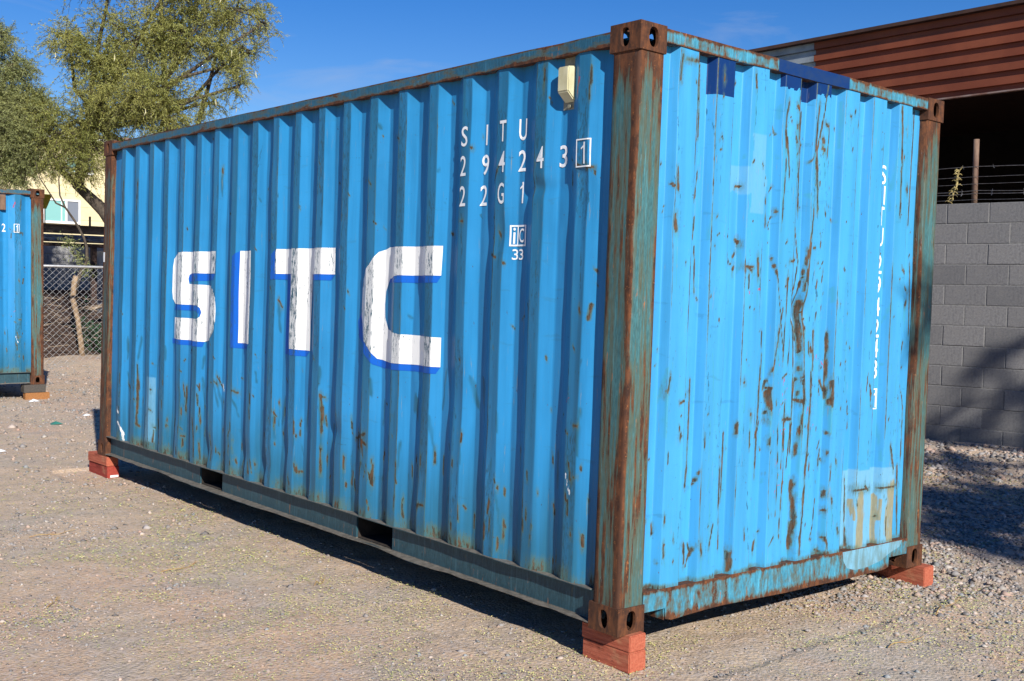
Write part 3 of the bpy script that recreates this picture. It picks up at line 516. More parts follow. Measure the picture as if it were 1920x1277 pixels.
_glyph = {}
def glyph(ch):
    if ch == '1': _glyph[ch] = ([(.62, 0), (1, 0), (1, 1), (.62, 1), (.62, .86), (0, .74), (0, .66), (.62, .75)], [(0, 1, 2, 3, 4, 7), (4, 5, 6, 7)])
    if ch in _glyph: return _glyph[ch]
    cu = bpy.data.curves.new('g', 'FONT'); cu.body = ch; cu.resolution_u = 4; cu.offset = 0.006
    o = bpy.data.objects.new('g', cu); COL.objects.link(o); bpy.context.view_layer.update()
    me = bpy.data.meshes.new_from_object(o); V = [(v.co.x, v.co.y) for v in me.vertices]; F = [tuple(p.vertices) for p in me.polygons]
    bpy.data.objects.remove(o); bpy.data.curves.remove(cu); bpy.data.meshes.remove(me)
    xs = [v[0] for v in V]; ys = [v[1] for v in V]; a, b, c, d = min(xs), max(xs), min(ys), max(ys)
    _glyph[ch] = ([((x - a) / (b - a), (y - c) / (d - c)) for x, y in V], F); return _glyph[ch]
def drape(name, polys, face, mat, parent, off=.0022):
    """polys: list of (verts2d, faces) in panel coords (u, v); cut at the corrugation bends and laid on the panel"""
    bm = bmesh.new()
    for V, F in polys:
        vs = [bm.verts.new((u, 0, v)) for u, v in V]
        for f in F:
            try: bm.faces.new([vs[i] for i in f])
            except ValueError: pass
    bm.normal_update(); bmesh.ops.triangulate(bm, faces=bm.faces, ngon_method='EAR_CLIP')
    us = [v.co.x for v in bm.verts]; zs = [v.co.z for v in bm.verts]; u0, u1, z0, z1 = min(us), max(us), min(zs), max(zs)
    if face == 'side': cuts = [S_R0 + k * S_PITCH + o + e for k in range(-1, 21) for o in (0, .073, .142, .211) for e in (-.004, .004)]
    else: cuts = [E_R0 + k * E_PITCH + o + e for k in range(-1, 9) for o in (-.02, 0, .122, .142) for e in (-.002, .002)]
    for c in [c for c in cuts if u0 < c < u1] + []:
        bmesh.ops.bisect_plane(bm, geom=bm.verts[:] + bm.edges[:] + bm.faces[:], dist=1e-6, plane_co=(c, 0, 0), plane_no=(1, 0, 0))
    for c in np.arange(math.floor(z0 / .04) * .04, z1, .04):
        if z0 < c < z1: bmesh.ops.bisect_plane(bm, geom=bm.verts[:] + bm.edges[:] + bm.faces[:], dist=1e-6, plane_co=(0, 0, float(c)), plane_no=(0, 0, 1))
    for v in bm.verts:
        u, z = v.co.x, v.co.z
        if face == 'side':
            p0 = min(float(prof_side(u)), .5 * float(prof_side(u - .006) + prof_side(u + .006)))
            v.co = (p0 + float(dent_side(u, z)) - off, u, z)
        else: v.co = (u, float(prof_end(u) + dent_end(u, z)) - off, z)
    me = bpy.data.meshes.new(name); bm.to_mesh(me); bm.free()
    return link(name, me, mat, parent)
def char_side(ch, yc, ztop, h, w, parent, name='marking_character', off=.0022):
    V, F = glyph(ch); drape(name, [([(yc - (x - .5) * w, ztop - h + z * h) for x, z in V], F)], 'side', M['mark'], parent, off)
def rect(u0, u1, v0, v1): return [([(u0, v0), (u1, v0), (u1, v1), (u0, v1)], [(0, 1, 2, 3)])]
def poly(*p): return [(list(p), [tuple(range(len(p)))])]
def frame(u0, u1, v0, v1, t, tv=None):
    tv = tv or t
    return rect(u0, u1, v0, v0 + tv) + rect(u0, u1, v1 - tv, v1) + rect(u0, u0 + t, v0 + tv, v1 - tv) + rect(u1 - t, u1, v0 + tv, v1 - tv)

def make_container(mtx, label, group, first):
    root = empty('shipping_container', mtx); tag(root, label, 'shipping container', group)
    link('side_panel', SIDE_ME, M['side'], root)
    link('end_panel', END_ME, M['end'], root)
    # plainer far side and door end
    us = sorted([S_R0 + k * S_PITCH + o for k in range(20) for o in (0, .073, .142, .211)] + [.15, 5.9])
    far = [(CW - float(prof_side(u)), u) for u in us]
    mb = MB(); mb.add([(x, y, .166) for x, y in far] + [(x, y, 2.512) for x, y in far], [(i, i + 1, i + 1 + len(far), i + len(far)) for i in range(len(far) - 1)])
    mb.build('side_panel', M['side'], root).name = 'side_panel'
    mb = MB()
    for k in range(10):
        a = .176 + k * .572; mb.box(.060, CW - .060, a + .02, a + .30, 2.545, 2.556)
    mb.box(.058, CW - .058, .07, CL - .06, 2.536, 2.5445); mb.build('roof_panel', M['side'], root)
    for k in range(2):
        d = MB().box(.164 + k * 1.058, .164 + k * 1.058 + 1.052, CL - .05, CL - .012, .12, 2.47).build('door_panel', M['side'], root, .004)
        for q in (.3, .75):
            MB().tube([(.164 + k * 1.058 + q, CL + .006, .14), (.164 + k * 1.058 + q, CL + .006, 2.45)], .016, 8).build('lock_rod', M['rail_low'], d)
    MB().box(.164, CW - .164, CL - .07, CL - .004, 2.474, 2.585).build('door_header', M['rail_top'], root, .004)
    MB().box(.164, CW - .164, CL - .07, CL - .004, .02, .118).build('door_sill', M['rail_low'], root, .004)
    for (sx, sy) in ((1, 1), (-1, 1), (1, -1), (-1, -1)):
        o = link('corner_post', POST_B if (first and sy < 0) else POST, None, root); o.scale = (sx, sy, 1); o.location = (0 if sx > 0 else CW, 0 if sy > 0 else CL, 0)
        for z in (0, CH - .118):
            c = link('corner_casting', CASTING, None, root); c.scale = (sx, sy, 1); c.location = (0 if sx > 0 else CW, 0 if sy > 0 else CL, z)
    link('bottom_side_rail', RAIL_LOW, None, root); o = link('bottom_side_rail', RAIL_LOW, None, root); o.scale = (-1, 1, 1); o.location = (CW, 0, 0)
    link('top_side_rail', RAIL_TOP, None, root); o = link('top_side_rail', RAIL_TOP, None, root); o.scale = (-1, 1, 1); o.location = (CW, 0, 0)
    link('bottom_end_rail', RAIL_END_LOW, None, root)
    r = MB(); N = 60; xs = np.linspace(.160, CW - .160, N)
    pr = [(.003, 2.523), (.060, 2.523), (.060, 2.583), (.003, 2.583)]
    V = []
    for x in xs:
        for y, z in pr: V.append((x, y + .004 * (vn(x * 5, 0, 71) - .5), z + .005 * (vn(x * 6, z * 9, 72) - .5)))
    r.add(V, [(i * 4 + k, (i + 1) * 4 + k, (i + 1) * 4 + (k + 1) % 4, i * 4 + (k + 1) % 4) for i in range(N - 1) for k in range(4)] + [(0, 1, 2, 3), tuple((N - 1) * 4 + k for k in (3, 2, 1, 0))])
    rail = r.build('top_end_rail', M['rail_end'], root)
    low_end = [o for o in root.children if o.name.startswith('bottom_end_rail')][-1]
    # floor and underside
    MB().box(.058, CW - .058, .06, CL - .08, .150, .178).build('floor_board', M['dark'], root)
    cmx = MB().box(.058, CW - .058, 0, .045, .034, .1495).mesh('crossmember'); cmx.materials.append(M['dark'])
    for y in [.32, .62, .92, 1.22, 1.52, 2.32, 2.66, 3.0, 3.34, 3.64, 4.36, 4.66, 4.96, 5.26, 5.56]: link('crossmember', cmx, None, root, (0, y, 0))
    for a, b in ((1.757, 2.12), (3.825, 4.178)):
        t = MB(); t.box(.0565, CW - .0565, a - .006, a, .026, .1445); t.box(.0565, CW - .0565, b, b + .006, .026, .1445); t.box(.0565, CW - .0565, a, b, .1405, .1445); t.box(.0565, CW - .0565, a, b, .0262, .0300)
        t.build('fork_pocket', M['dark'], root)
    if first:
        # navy repair paint on the end rail
        nb = MB(); nb.box(.945, 1.522, .0005, .0025, 2.526, 2.5812); g_ = nb
        V = []; F = []; xs2 = np.linspace(.942, 1.520, 40)
        for x in xs2:
            yo = .003 + .004 * (vn(x * 5, 0, 71) - .5) - .0012
            for z in (2.523, 2.583): V.append((x, yo, z + .005 * (vn(x * 6, z * 9, 72) - .5)))
        for i in range(39): F.append((2 * i, 2 * i + 2, 2 * i + 3, 2 * i + 1))
        mp_ = MB(); mp_.add(V, F); mp_.build('paint_patch', M['navy'], rail)
        cpz = [(1.655, .164), (1.662, .120), (1.70, .075), (1.78, .055), (1.90, .058), (2.02, .075), (2.10, .105), (2.20, .130), (2.225, .164)]
        mq = MB(); mq.add([(x, .0034, z) for x, z in cpz], [tuple(range(len(cpz)))]); mq.build('paint_patch', M['palepaint'], low_end)
        # ventilator
        vt = MB(); vt.extrude([(.432, 2.425), (.432, 2.33)], 'x', 0, .01) if False else None
        p = MB().box(.040, .0435, .408, .500, 2.272, 2.505).build('vent_plate', M['ventplate'], root)
        q = MB(); ya, yb, x0, x1 = .420, .490, -.012, .0395
        q.add([(x1, ya, 2.462), (x1, yb, 2.462), (x0, yb, 2.455), (x0, ya, 2.455), (x0, ya, 2.345), (x0, yb, 2.345), (x1, ya, 2.300), (x1, yb, 2.300)],
              [(0, 1, 2, 3), (3, 2, 5, 4), (4, 5, 7, 6), (0, 3, 4, 6), (1, 7, 5, 2), (0, 6, 7, 1)])
        q.build('ventilator', M['vent'], root, .005, 2)
        MB().tube([(.039, .455, 2.285), (.030, .455, 2.285)], .009, 8).build('screw', M['ventplate'], p)
        # SITC lettering
        S_ = poly((3.934, 1.670), (4.477, 1.670), (4.651, 1.658), (4.699, 1.623), (4.708, 1.562), (4.708, 1.380), (4.701, 1.324), (4.661, 1.290), (4.218, 1.290), (4.188, 1.274), (4.176, 1.242), (4.188, 1.209), (4.218, 1.194), (4.661, 1.192), (4.661, 1.035), (4.146, 1.036), (3.997, 1.064), (3.937, 1.119), (3.920, 1.189), (3.918, 1.269), (3.925, 1.350), (3.962, 1.410), (4.104, 1.435), (4.422, 1.440), (4.429, 1.476), (4.422, 1.506), (4.388, 1.517), (3.934, 1.516))
        S_b = poly((3.934, 1.514), (3.962, 1.472), (4.441, 1.455), (4.441, 1.501), (4.418, 1.517)) + poly((4.661, 1.288), (4.218, 1.290), (4.184, 1.269), (4.174, 1.234), (4.188, 1.204), (4.198, 1.234), (4.228, 1.250), (4.681, 1.248)) + poly((4.661, 1.035), (4.146, 1.036), (4.162, 0.999), (4.696, 0.998), (4.696, 1.035))
        I_ = poly((3.611, 1.669), (3.420, 1.668), (3.420, 1.059), (3.611, 1.057))
        I_b = poly((3.611, 1.669), (3.690, 1.633), (3.690, 1.022), (3.611, 1.057)) + poly((3.611, 1.057), (3.690, 1.022), (3.47, 1.022), (3.420, 1.059))
        T_ = poly((3.092, 1.675), (2.430, 1.677), (2.430, 1.521), (2.690, 1.521), (2.690, 1.057), (2.908, 1.060), (2.908, 1.521), (3.092, 1.520))
        T_b = poly((3.092, 1.675), (3.150, 1.641), (3.150, 1.484), (3.092, 1.520)) + poly((3.092, 1.520), (3.150, 1.484), (2.992, 1.485), (2.908, 1.521)) + poly((2.908, 1.521), (2.992, 1.485), (2.992, 1.021), (2.908, 1.060)) + poly((2.908, 1.060), (2.992, 1.021), (2.732, 1.021), (2.690, 1.057)) + poly((2.430, 1.521), (2.466, 1.485), (2.690, 1.485), (2.690, 1.521))
        C_ = poly((1.365, 1.673), (1.865, 1.673), (1.945, 1.647), (2.012, 1.580), (2.119, 1.501), (2.130, 1.440), (2.130, 1.288), (2.104, 1.198), (1.992, 1.109), (1.934, 1.059), (1.839, 1.045), (1.361, 1.051), (1.361, 1.203), (1.712, 1.205), (1.855, 1.223), (1.891, 1.288), (1.896, 1.359), (1.891, 1.430), (1.855, 1.501), (1.732, 1.520), (1.370, 1.521))
        C_b = poly((1.370, 1.521), (1.391, 1.484), (1.865, 1.479), (1.855, 1.501), (1.732, 1.520)) + poly((2.130, 1.309), (2.167, 1.258), (2.154, 1.167), (2.032, 1.074), (1.957, 1.025), (1.886, 1.009), (1.384, 1.015), (1.361, 1.051), (1.839, 1.045), (1.934, 1.059), (1.992, 1.109), (2.104, 1.198))
        for w_, b_ in ((S_, S_b), (I_, I_b), (T_, T_b), (C_, C_b)):
            lo = drape('logo_letter', w_, 'side', M['white'], root, .0030)
            drape('letter_edge', b_, 'side', M['royal'], lo, .0018)
        for ch, y in zip('SITU', (1.185, 1.052, .885, .774)): char_side(ch, y, 2.262, .100, .050 if ch != 'I' else .012, root)
        for ch, y in zip('294243', (1.187, 1.052, .885, .772, .608, .488)): char_side(ch, y, 2.116, .100, .049, root)
        char_side('1', .328, 2.113, .095, .026, root)
        drape('marking_frame', frame(.284, .372, 2.004, 2.128, .006, .006), 'side', M['mark'], root)
        for ch, y in zip('22G1', (1.183, 1.055, .885, .770)): char_side(ch, y, 1.966, .100, .049 if ch != '1' else .024, root)
        drape('marking_frame', frame(.725, .830, 1.664, 1.764, .009, .008) + rect(.784, .790, 1.672, 1.756), 'side', M['mark'], root)
        char_side('i', .806, 1.752, .076, .012, root, off=.0026); char_side('C', .758, 1.748, .066, .038, root, off=.0026)
        char_side('3', .796, 1.650, .050, .032, root); char_side('3', .757, 1.650, .050, .032, root)
        def ce(ch, zt, h, w, xc=1.946):
            V, F = glyph(ch); drape('marking_character', [([(xc + (x - .5) * w, zt - h + z * h) for x, z in V], F)], 'end', M['mark'], root)
        for ch, zt in (('S', 2.192), ('I', 2.084), ('T', 1.973), ('U', 1.862), ('2', 1.717), ('9', 1.604), ('4', 1.491), ('2', 1.377), ('4', 1.270), ('3', 1.156)):
            ce(ch, zt, .100, .054 if ch != 'I' else .014, 1.946 if ch != 'I' else 1.966)
        ce('1', .995, .092, .02, 1.963)
        drape('marking_frame', frame(1.905, 1.982, .892, 1.003, .005, .006), 'end', M['mark'], root)
        # pale stencil sticker on the far post
        MB().box(.003, .0048, 6.00, 6.03, 1.60, 1.68).build('sticker', M['sticker'], root)
    else:
        MB().box(-.012, .043, .490, .560, 2.29, 2.49).build('ventilator', M['ventbrown'], root, .005)
        char_side('2', .505, 2.115, .105, .05, root)
        drape('marking_frame', frame(.318, .385, 2.005, 2.118, .006, .006), 'side', M['mark'], root)
        char_side('1', .350, 2.105, .09, .02, root)
    return root
M['palepaint'] = m_simple('pale_touch_up_paint', (0.155, 0.36, 0.50), (0.12, 0.22, 0.25), 30, 0.5, .3, .1)
M['navy'] = m_simple('navy_repair_paint', (0.003, 0.028, 0.125), (0.010, 0.034, 0.11), 25, 0.45, 1, 0.1)
RC = Matrix(((0.999838, 0.0, 0.0179971), (6.3e-05, 0.9999939, -0.0034988), (-0.017997, 0.0034994, 0.9998319)))
T1 = (RC.to_4x4()) @ Matrix.Translation((0, 0, .137))
make_container(T1, 'large weathered blue shipping container with white SITC lettering, standing on red timber blocks', None, True)
T2 = Matrix.Translation((1.51, 12.18, .205)) @ Matrix.Rotation(math.radians(90), 4, 'Z')
make_container(T2, 'second blue container cut off by the left edge, rusty corner post beside the chain-link fence', None, False)

# timber blocks carrying the castings
def timber(x0, x1, y0, y1, z0, z1, mat, label, group=None, seed=0, sticker=False):
    m = MB().box(x0 - (x0 + x1) / 2, x1 - (x0 + x1) / 2, 0, y1 - y0, 0, z1 - z0)
    o = m.build('timber_block', M[mat], None, .004, 2, loc=((x0 + x1) / 2, y0, z0)); o.rotation_euler = (0, 0, math.radians(seed))
    tag(o, label, 'timber block', group)
    if sticker:
        MB().box(-.035 + .01, .042, -.0016, -.0004, .008, .026).build('label', M['sticker'], o)
    return o
TG = 'timber blocks under the containers'
timber(.048, .150, -.030, .262, .068, .139, 'timber', 'upper red timber block under the near rusty corner of the SITC container', TG, .4)
timber(.044, .147, -.034, .255, -.02, .067, 'timber', 'lower red timber block resting on the gravel under the near container corner', TG, -.8)
timber(-.004, .094, 5.835, 6.25, .080, .157, 'timber', 'upper red block of the pair under the far left container corner', TG, .6)
timber(.000, .098, 5.830, 6.26, -.02, .079, 'timber_dark', 'darker lower block with a white label under the far left corner', TG, -.5, True)
timber(2.385, 2.490, -.048, .62, -.02, .0915, 'timber', 'single red timber block under the right corner of the end wall', TG, 0.5)
timber(2.33, 2.43, 5.8, 6.3, -.02, .112, 'timber', 'single red timber block hidden under the back right corner', TG, 0)
timber(1.25, 1.56, 12.13, 12.24, .0, .098, 'timber_tan', 'orange timber block on the ground under the left container corner', TG, 0)
timber(1.24, 1.52, 12.16, 12.30, .099, .204, 'timber_grey', 'dark grey timber block between orange block and left container corner', TG, 0)
timber(1.30, 1.50, 14.35, 14.55, .0, .204, 'timber_grey', 'grey timber block under the rear corner of the left container', TG, 0)

# ------------------------------------------------------------------ ground
def ground_h(x, y):
    h = .010 * (vn(x * 1.6, y * 1.6, 101) - .5) + .012 * (vn(x * 4.1, y * 4.1, 102) - .5) + .007 * (vn(x * 11, y * 11, 103) - .5) + .004 * (vn(x * 26, y * 26, 104) - .5)
    h = h + .05 * (vn(x * .35, y * .35, 105) - .5) * sstep(2.5, 6, np.hypot(x - 1, y - 2))
    b = x + .184 * (y - 1.9) - 7.35
    h = h + .14 * sstep(-1.7, -.1, b) + .03 * (vn(x * 3, y * 3, 106) - .3) * sstep(-1.5, -.3, b)
    h = h - .018 * ((x > -.3) & (x < 2.7) & (y > -.3) & (y < 6.3))
    return h
def axis(a, b, st, far, k=1.13):
    c = list(np.arange(a, b, st)); s = st; lo = a; hi = c[-1]
    up = []; 
    while hi < far: s *= k; hi += s; up.append(hi)
    s = st; dn = []
    while lo > -far: s *= k; lo -= s; dn.append(lo)
    return np.array(dn[::-1] + c + up)
gx = axis(-3.2, 8.2, .032, 900); gy = axis(-1.8, 9.0, .032, 900)
X, Y = np.meshgrid(gx, gy, indexing='ij'); Zg = ground_h(X, Y)
nx, ny = len(gx), len(gy); idx = np.arange(nx * ny).reshape(nx, ny)
F = np.stack([idx[:-1, :-1], idx[1:, :-1], idx[1:, 1:], idx[:-1, 1:]], -1).reshape(-1, 4)
g = G('gravel_yard')
o = g.tc.outputs['Object']
n1 = g.noise(.55, 5, .6); n2 = g.noise(3.1, 6, .65); n3 = g.noise(42, 6, .75); n4 = g.noise(170, 3, .7); n5 = g.noise(1.2, 4, .6, g.co((1, 1, 1), loc=(31, 7, 0)))
c = g.mix(g.ss(.35, .65, n2), (0.555, 0.415, 0.285), (0.465, 0.360, 0.258))
c = g.mix(g.ss(.48, .66, g.noise(.9, 5, .6, g.co((1, .35, 1))), 0, .75), c, (0.56, 0.365, 0.245))
c = g.mix(g.ss(.50, .64, n5, 0, .55), c, (0.36, 0.325, 0.275))
n6 = g.noise(19, 7, .8, g.co((1, 1, 1), loc=(5, 5, 1)))
c = g.mix(g.ss(.52, .62, n6, 0, .55), c, (0.25, 0.20, 0.165)); c = g.mix(g.ss(.54, .62, n3, 0, .75), c, (0.15, 0.13, 0.11)); c = g.mix(g.ss(.56, .64, g.noise(70, 6, .8, g.co((1, 1, 1), loc=(9, 5, 1))), 0, .6), c, (0.36, 0.34, 0.33))
c = g.mix(g.ss(.58, .68, n4, 0, .7), c, (0.62, 0.50, 0.38))
v = g.vor(62, out='Color'); vd = g.vor(62)
bw = g.t.nodes.new('ShaderNodeRGBToBW'); g.put(bw.inputs[0], v)
peb = g.ss(.60, .66, bw.outputs[0]); cm_ = g.mix(bw.outputs[0], (0.22, 0.20, 0.20), (0.58, 0.48, 0.41))
c = g.mix(g.mt('MULTIPLY', peb, .55), c, cm_)
lt = g.mt('MULTIPLY', g.ss(.45, .60, g.noise(1.9, 5, .65, g.co((1, 1, 1), loc=(3, 11, 0)))), g.ss(.60, .66, g.noise(95, 4, .7, g.co((1, 1, 1), loc=(1, 4, 0)))))
c = g.mix(g.mt('MULTIPLY', lt, .9), c, (0.50, 0.46, 0.15))
g.bump(g.mt('ADD', g.mt('MULTIPLY', n3, .8), g.mt('ADD', g.mt('MULTIPLY', n4, .35), g.mt('MULTIPLY', g.mt('SUBTRACT', 1, vd), .5))), .9, .010)
M['ground'] = g.fin(c, .95, 0, .15)
GR = link('ground', fastmesh('ground', np.stack([X, Y, Zg], -1).reshape(-1, 3), F, True), M['ground']); tag(GR, 'sandy gravel yard with pale dust and yellow leaf litter', None, None, 'structure')

def in_polar(n, r0, r1, a0, a1, seed, pw=0.0):
    r = np.random.default_rng(seed); u = r.random(n)
    rr = r0 * (r1 / r0) ** u if pw == 0 else (r0 ** pw + u * (r1 ** pw - r0 ** pw)) ** (1 / pw)
    a = np.radians(r.uniform(a0, a1, n)); return -3.37 + rr * np.sin(a), -3.27 + rr * np.cos(a), rr, r
# stones
x, y, rr, r = in_polar(480000, 2.6, 24, 6, 74, 3, .8)
rightish = sstep(.8, 2.6, x - .25 * y); patch = sstep(.45, .70, vn(x * 1.1, y * 1.1, 111) * .6 + vn(x * 3.7, y * 3.7, 112) * .4)
keep = r.random(len(x)) < (.42 + .40 * rightish) * (.22 + .78 * patch) + .12 * rightish
keep &= ~((x > .25) & (x < 2.2) & (y > .6) & (y < 5.8)) & (x + .184 * (y - 1.9) < 7.22)
x, y, rr = x[keep], y[keep], rr[keep]; rightish = rightish[keep]; n = len(x)
size = np.exp(r.normal(-5.15, .46, n)) * (1 + .42 * rightish); size = np.clip(size, .0030, .026) * np.clip(rr / 6, .85, 1.9)
oc = np.array([(1, 0, 0), (-1, 0, 0), (0, 1, 0), (0, -1, 0), (0, 0, 1), (0, 0, -1)], float)
of = np.array([(0, 2, 4), (2, 1, 4), (1, 3, 4), (3, 0, 4), (2, 0, 5), (1, 2, 5), (3, 1, 5), (0, 3, 5)])
P = oc[None] * (1 + .35 * (r.random((n, 6, 3)) - .5)) + .30 * (r.random((n, 6, 3)) - .5)
P *= size[:, None, None] * np.stack([r.uniform(.8, 1.4, n), r.uniform(.7, 1.1, n), r.uniform(.35, .75, n)], -1)[:, None]
th = r.uniform(0, 6.28, n); ct, st = np.cos(th)[:, None], np.sin(th)[:, None]
tl = r.normal(0, .25, n)[:, None]
Px = P[..., 0] * ct - P[..., 1] * st; Py = P[..., 0] * st + P[..., 1] * ct; Pz = P[..., 2] + Px * tl * .6
V = np.stack([Px + x[:, None], Py + y[:, None], Pz + (ground_h(x, y) + size * .18)[:, None]], -1).reshape(-1, 3)
F = (of[None] + (np.arange(n) * 6)[:, None, None]).reshape(-1, 3)
pal = np.array([(.26, .25, .25), (.33, .30, .29), (.45, .37, .32), (.48, .35, .28), (.13, .125, .13), (.46, .42, .38), (.24, .26, .27), (.36, .24, .19)])
pc = pal[r.choice(8, n, p=[.22, .2, .16, .12, .12, .05, .08, .05])] * r.uniform(.55, 1.12, (n, 1))
colr = np.repeat(np.c_[pc, np.ones(n)], 6, 0)
g = G('stone'); g.fin(g.mix(g.ss(.3, .7, g.noise(180, 3, .6), 0, .35), g.at('tint', False), (.36, .31, .26)), .9, 0, .2); M['stone'] = g.m
o = link('gravel', fastmesh('gravel', V, F, False, {'tint': colr}), M['stone']); tag(o, 'loose grey and tan gravel stones scattered over the yard', 'gravel', None, None, ); o['kind'] = 'stuff'
# leaf litter
x, y, rr, r = in_polar(330000, 2.8, 14, 7, 72, 9, .8)
pt = sstep(.42, .72, vn(x * 1.6 + 4, y * 1.6, 121) * .55 + vn(x * 6, y * 6, 122) * .45)
keep = (r.random(len(x)) < pt * (.75 * sstep(6.5, 3.0, y - .3 * x) + .12)) & ~((x > .15) & (x < 2.3) & (y > .2) & (y < 5.9)) & (x < 6.6)
x, y, rr = x[keep], y[keep], rr[keep]; n = len(x)
th = r.uniform(0, 6.28, n); L = r.uniform(.002, .0085, n) * np.clip(rr / 6, .8, 1.5); Wd = r.uniform(.0014, .0036, n) * np.clip(rr / 6, .8, 1.6); z = ground_h(x, y) + .004 + r.uniform(0, .006, n)
dx, dy = np.cos(th), np.sin(th); tz = r.normal(0, .35, n)
V = np.stack([np.stack([x - dx * L, y - dy * L, z - tz * L * .4], -1), np.stack([x + dy * Wd, y - dx * Wd, z], -1), np.stack([x + dx * L, y + dy * L, z + np.abs(tz) * L], -1), np.stack([x - dy * Wd, y + dx * Wd, z + .002], -1)], 1).reshape(-1, 3)
pal = np.array([(.52, .50, .15), (.44, .46, .18), (.60, .54, .24), (.34, .38, .17), (.50, .41, .22)])
colr = np.repeat(np.c_[pal[r.integers(0, 5, n)] * r.uniform(.7, 1.25, (n, 1)), np.ones(n)], 4, 0)
g = G('litter'); g.fin(g.at('tint', False), .8, 0, .2); M['litter'] = g.m
o = link('leaf_litter', fastmesh('leaf_litter', V, np.arange(n * 4).reshape(-1, 4), False, {'tint': colr}), M['litter']); tag(o, 'tiny yellow green fallen leaves strewn over the gravel', 'leaf litter'); o['kind'] = 'stuff'
# dry twigs, each its own object
M['twig'] = m_simple('dry_twig', (.30, .17, .07), (.42, .30, .11), 20, .8)
tw = random.Random(5)
def twig(x, y, L, a, label, group=None):
    pts = []; px, py, an = 0, 0, a
    for k in range(9):
        pts.append((px, py, float(ground_h(x + px, y + py)) + .008 + .006 * math.sin(k))); an += tw.gauss(0, .16); px += L / 8 * math.cos(an); py += L / 8 * math.sin(an)
    m = MB().tube(pts, [.0028 - .0002 * k for k in range(9)], 5)
    for k in (3, 5, 6):
        p = pts[k]; b = a + tw.choice((-.7, .7)); m.tube([p, (p[0] + L * .14 * math.cos(b), p[1] + L * .14 * math.sin(b), p[2] + .012)], [.002, .001], 4)
    tag(m.build('twig', M['twig'], None, loc=(x, y, 0)), label, 'twig', group)
tgp = 'dry twigs lying on the gravel'
for x, y, L, a, lab in [(2.35, -.62, .55, .1, 'longest dry twig lying on the gravel in front of the single right timber block'), (1.85, -.42, .42, .5, 'dry twig close to the shadow under the end wall, left of the right timber block'),
    (2.9, -.95, .5, -.3, 'dry twig on the gravel near the right edge of the photograph, below the shade'), (2.1, -1.0, .34, .7, 'short dry twig on open gravel at the bottom right of the photograph'),
    (1.2, -.55, .3, .2, 'dry twig on the gravel just right of the near corner block'), (3.5, -.35, .4, .15, 'dry twig just below the edge of the tree shade at the right'),
    (2.6, -1.35, .4, .5, 'dry twig lying closest to the bottom right corner of the photograph'), (1.5, -1.0, .3, -.4, 'short dry twig near the bottom edge right of the near block'), (3.1, .35, .35, .8, 'dry twig in the tree shade behind the right timber block')]:
    twig(x, y, L, a, lab, tgp)
for x, y, L, a, lab in [(-1.2, 3.9, .3, .4, 'dry twig on the dust below the S of the lettered side'), (-.9, 2.6, .3, -.2, 'dry twig on the dust below the front fork pocket'),
    (-1.6, 2.3, .2, .9, 'very short dry twig at the lower left of the photograph'), (-.35, 1.9, .25, 1.0, 'small curved dry twig beside the shadow edge of the long side')]:
    twig(x, y, L, a, lab, tgp)

# ------------------------------------------------------------------ concrete block wall
g = G('grey_block'); rn = g.rnd()
n = g.noise(45, 6, .75); nb_ = g.noise(3, 4, .6); fine = g.noise(190, 3, .7)
base = g.mix(rn, (0.150, 0.148, 0.150), (0.215, 0.210, 0.208))
c = g.mix(g.ss(.35, .7, n, 0, .6), base, (0.085, 0.085, 0.09)); c = g.mix(g.ss(.55, .8, nb_, 0, .4), c, (.20, .19, .18)); c = g.mix(g.ss(.62, .7, fine, 0, .5), c, (.25, .25, .25))
g.bump(g.mt('ADD', n, g.mt('MULTIPLY', fine, .5)), .6, .006); M['block'] = g.fin(c, .95, 0, .15)
M['mortar'] = m_simple('mortar', (.13, .13, .13), (.20, .195, .185), 40, .95, 1, .6)
WD = Vector((-.18, .98, 0)).normalized(); WA = math.atan2(WD.x, WD.y)
wall = empty('block_wall', loc=(7.35, 1.9, .13), rz=-WA); tag(wall, 'grey concrete block wall with twelve courses behind the gravel on the right', 'wall')
BH, BL = .2032, .4064; J = .008
bmesh_block = MB().box(0, .19, 0, BL - J, 0, BH - J).mesh('block', .004, 1); bmesh_block.materials.append(M['block'])
half_b = MB().box(0, .19, 0, BL / 2 - J, 0, BH - J).mesh('block', .004, 1); half_b.materials.append(M['block'])
rb = random.Random(3)
yb0 = -3 * BL + .06
for cidx in range(12):
    off = (BL / 2 if cidx % 2 else 0)
    for k in range(17):
        b = link('block', bmesh_block, None, wall, (rb.uniform(-.002, .003), yb0 + off + k * BL, cidx * BH - .03)); b.rotation_euler = (rb.gauss(0, .002), 0, rb.gauss(0, .003))
L0, L1 = yb0, yb0 + 17 * BL
MB().box(.0045, .185, L0 + .02, L1 - .02 + BL / 2, -.25, 12 * BH - .03 - J - .004).build('mortar', M['mortar'], wall)
mm = MB()
for cidx in range(12):
    off = (BL / 2 if cidx % 2 else 0)
    for y0_, cnt in ((L1 + off, 20), (L0 + off - 14 * BL, 14)):
        for k in range(cnt): mm.box(0, .19, y0_ + k * BL, y0_ + k * BL + BL - J, cidx * BH - .03, cidx * BH - .03 + BH - J)
so = mm.build('block_course', M['block'], wall); so['kind'] = 'stuff'
MB().box(.007, .185, L1 + .25, L1 + 20 * BL, -.25, 12 * BH - .05).build('mortar', M['mortar'], wall)
MB().box(.007, .185, L0 - 14 * BL + .25, L0 + .0, -.25, 12 * BH - .05).build('mortar', M['mortar'], wall)
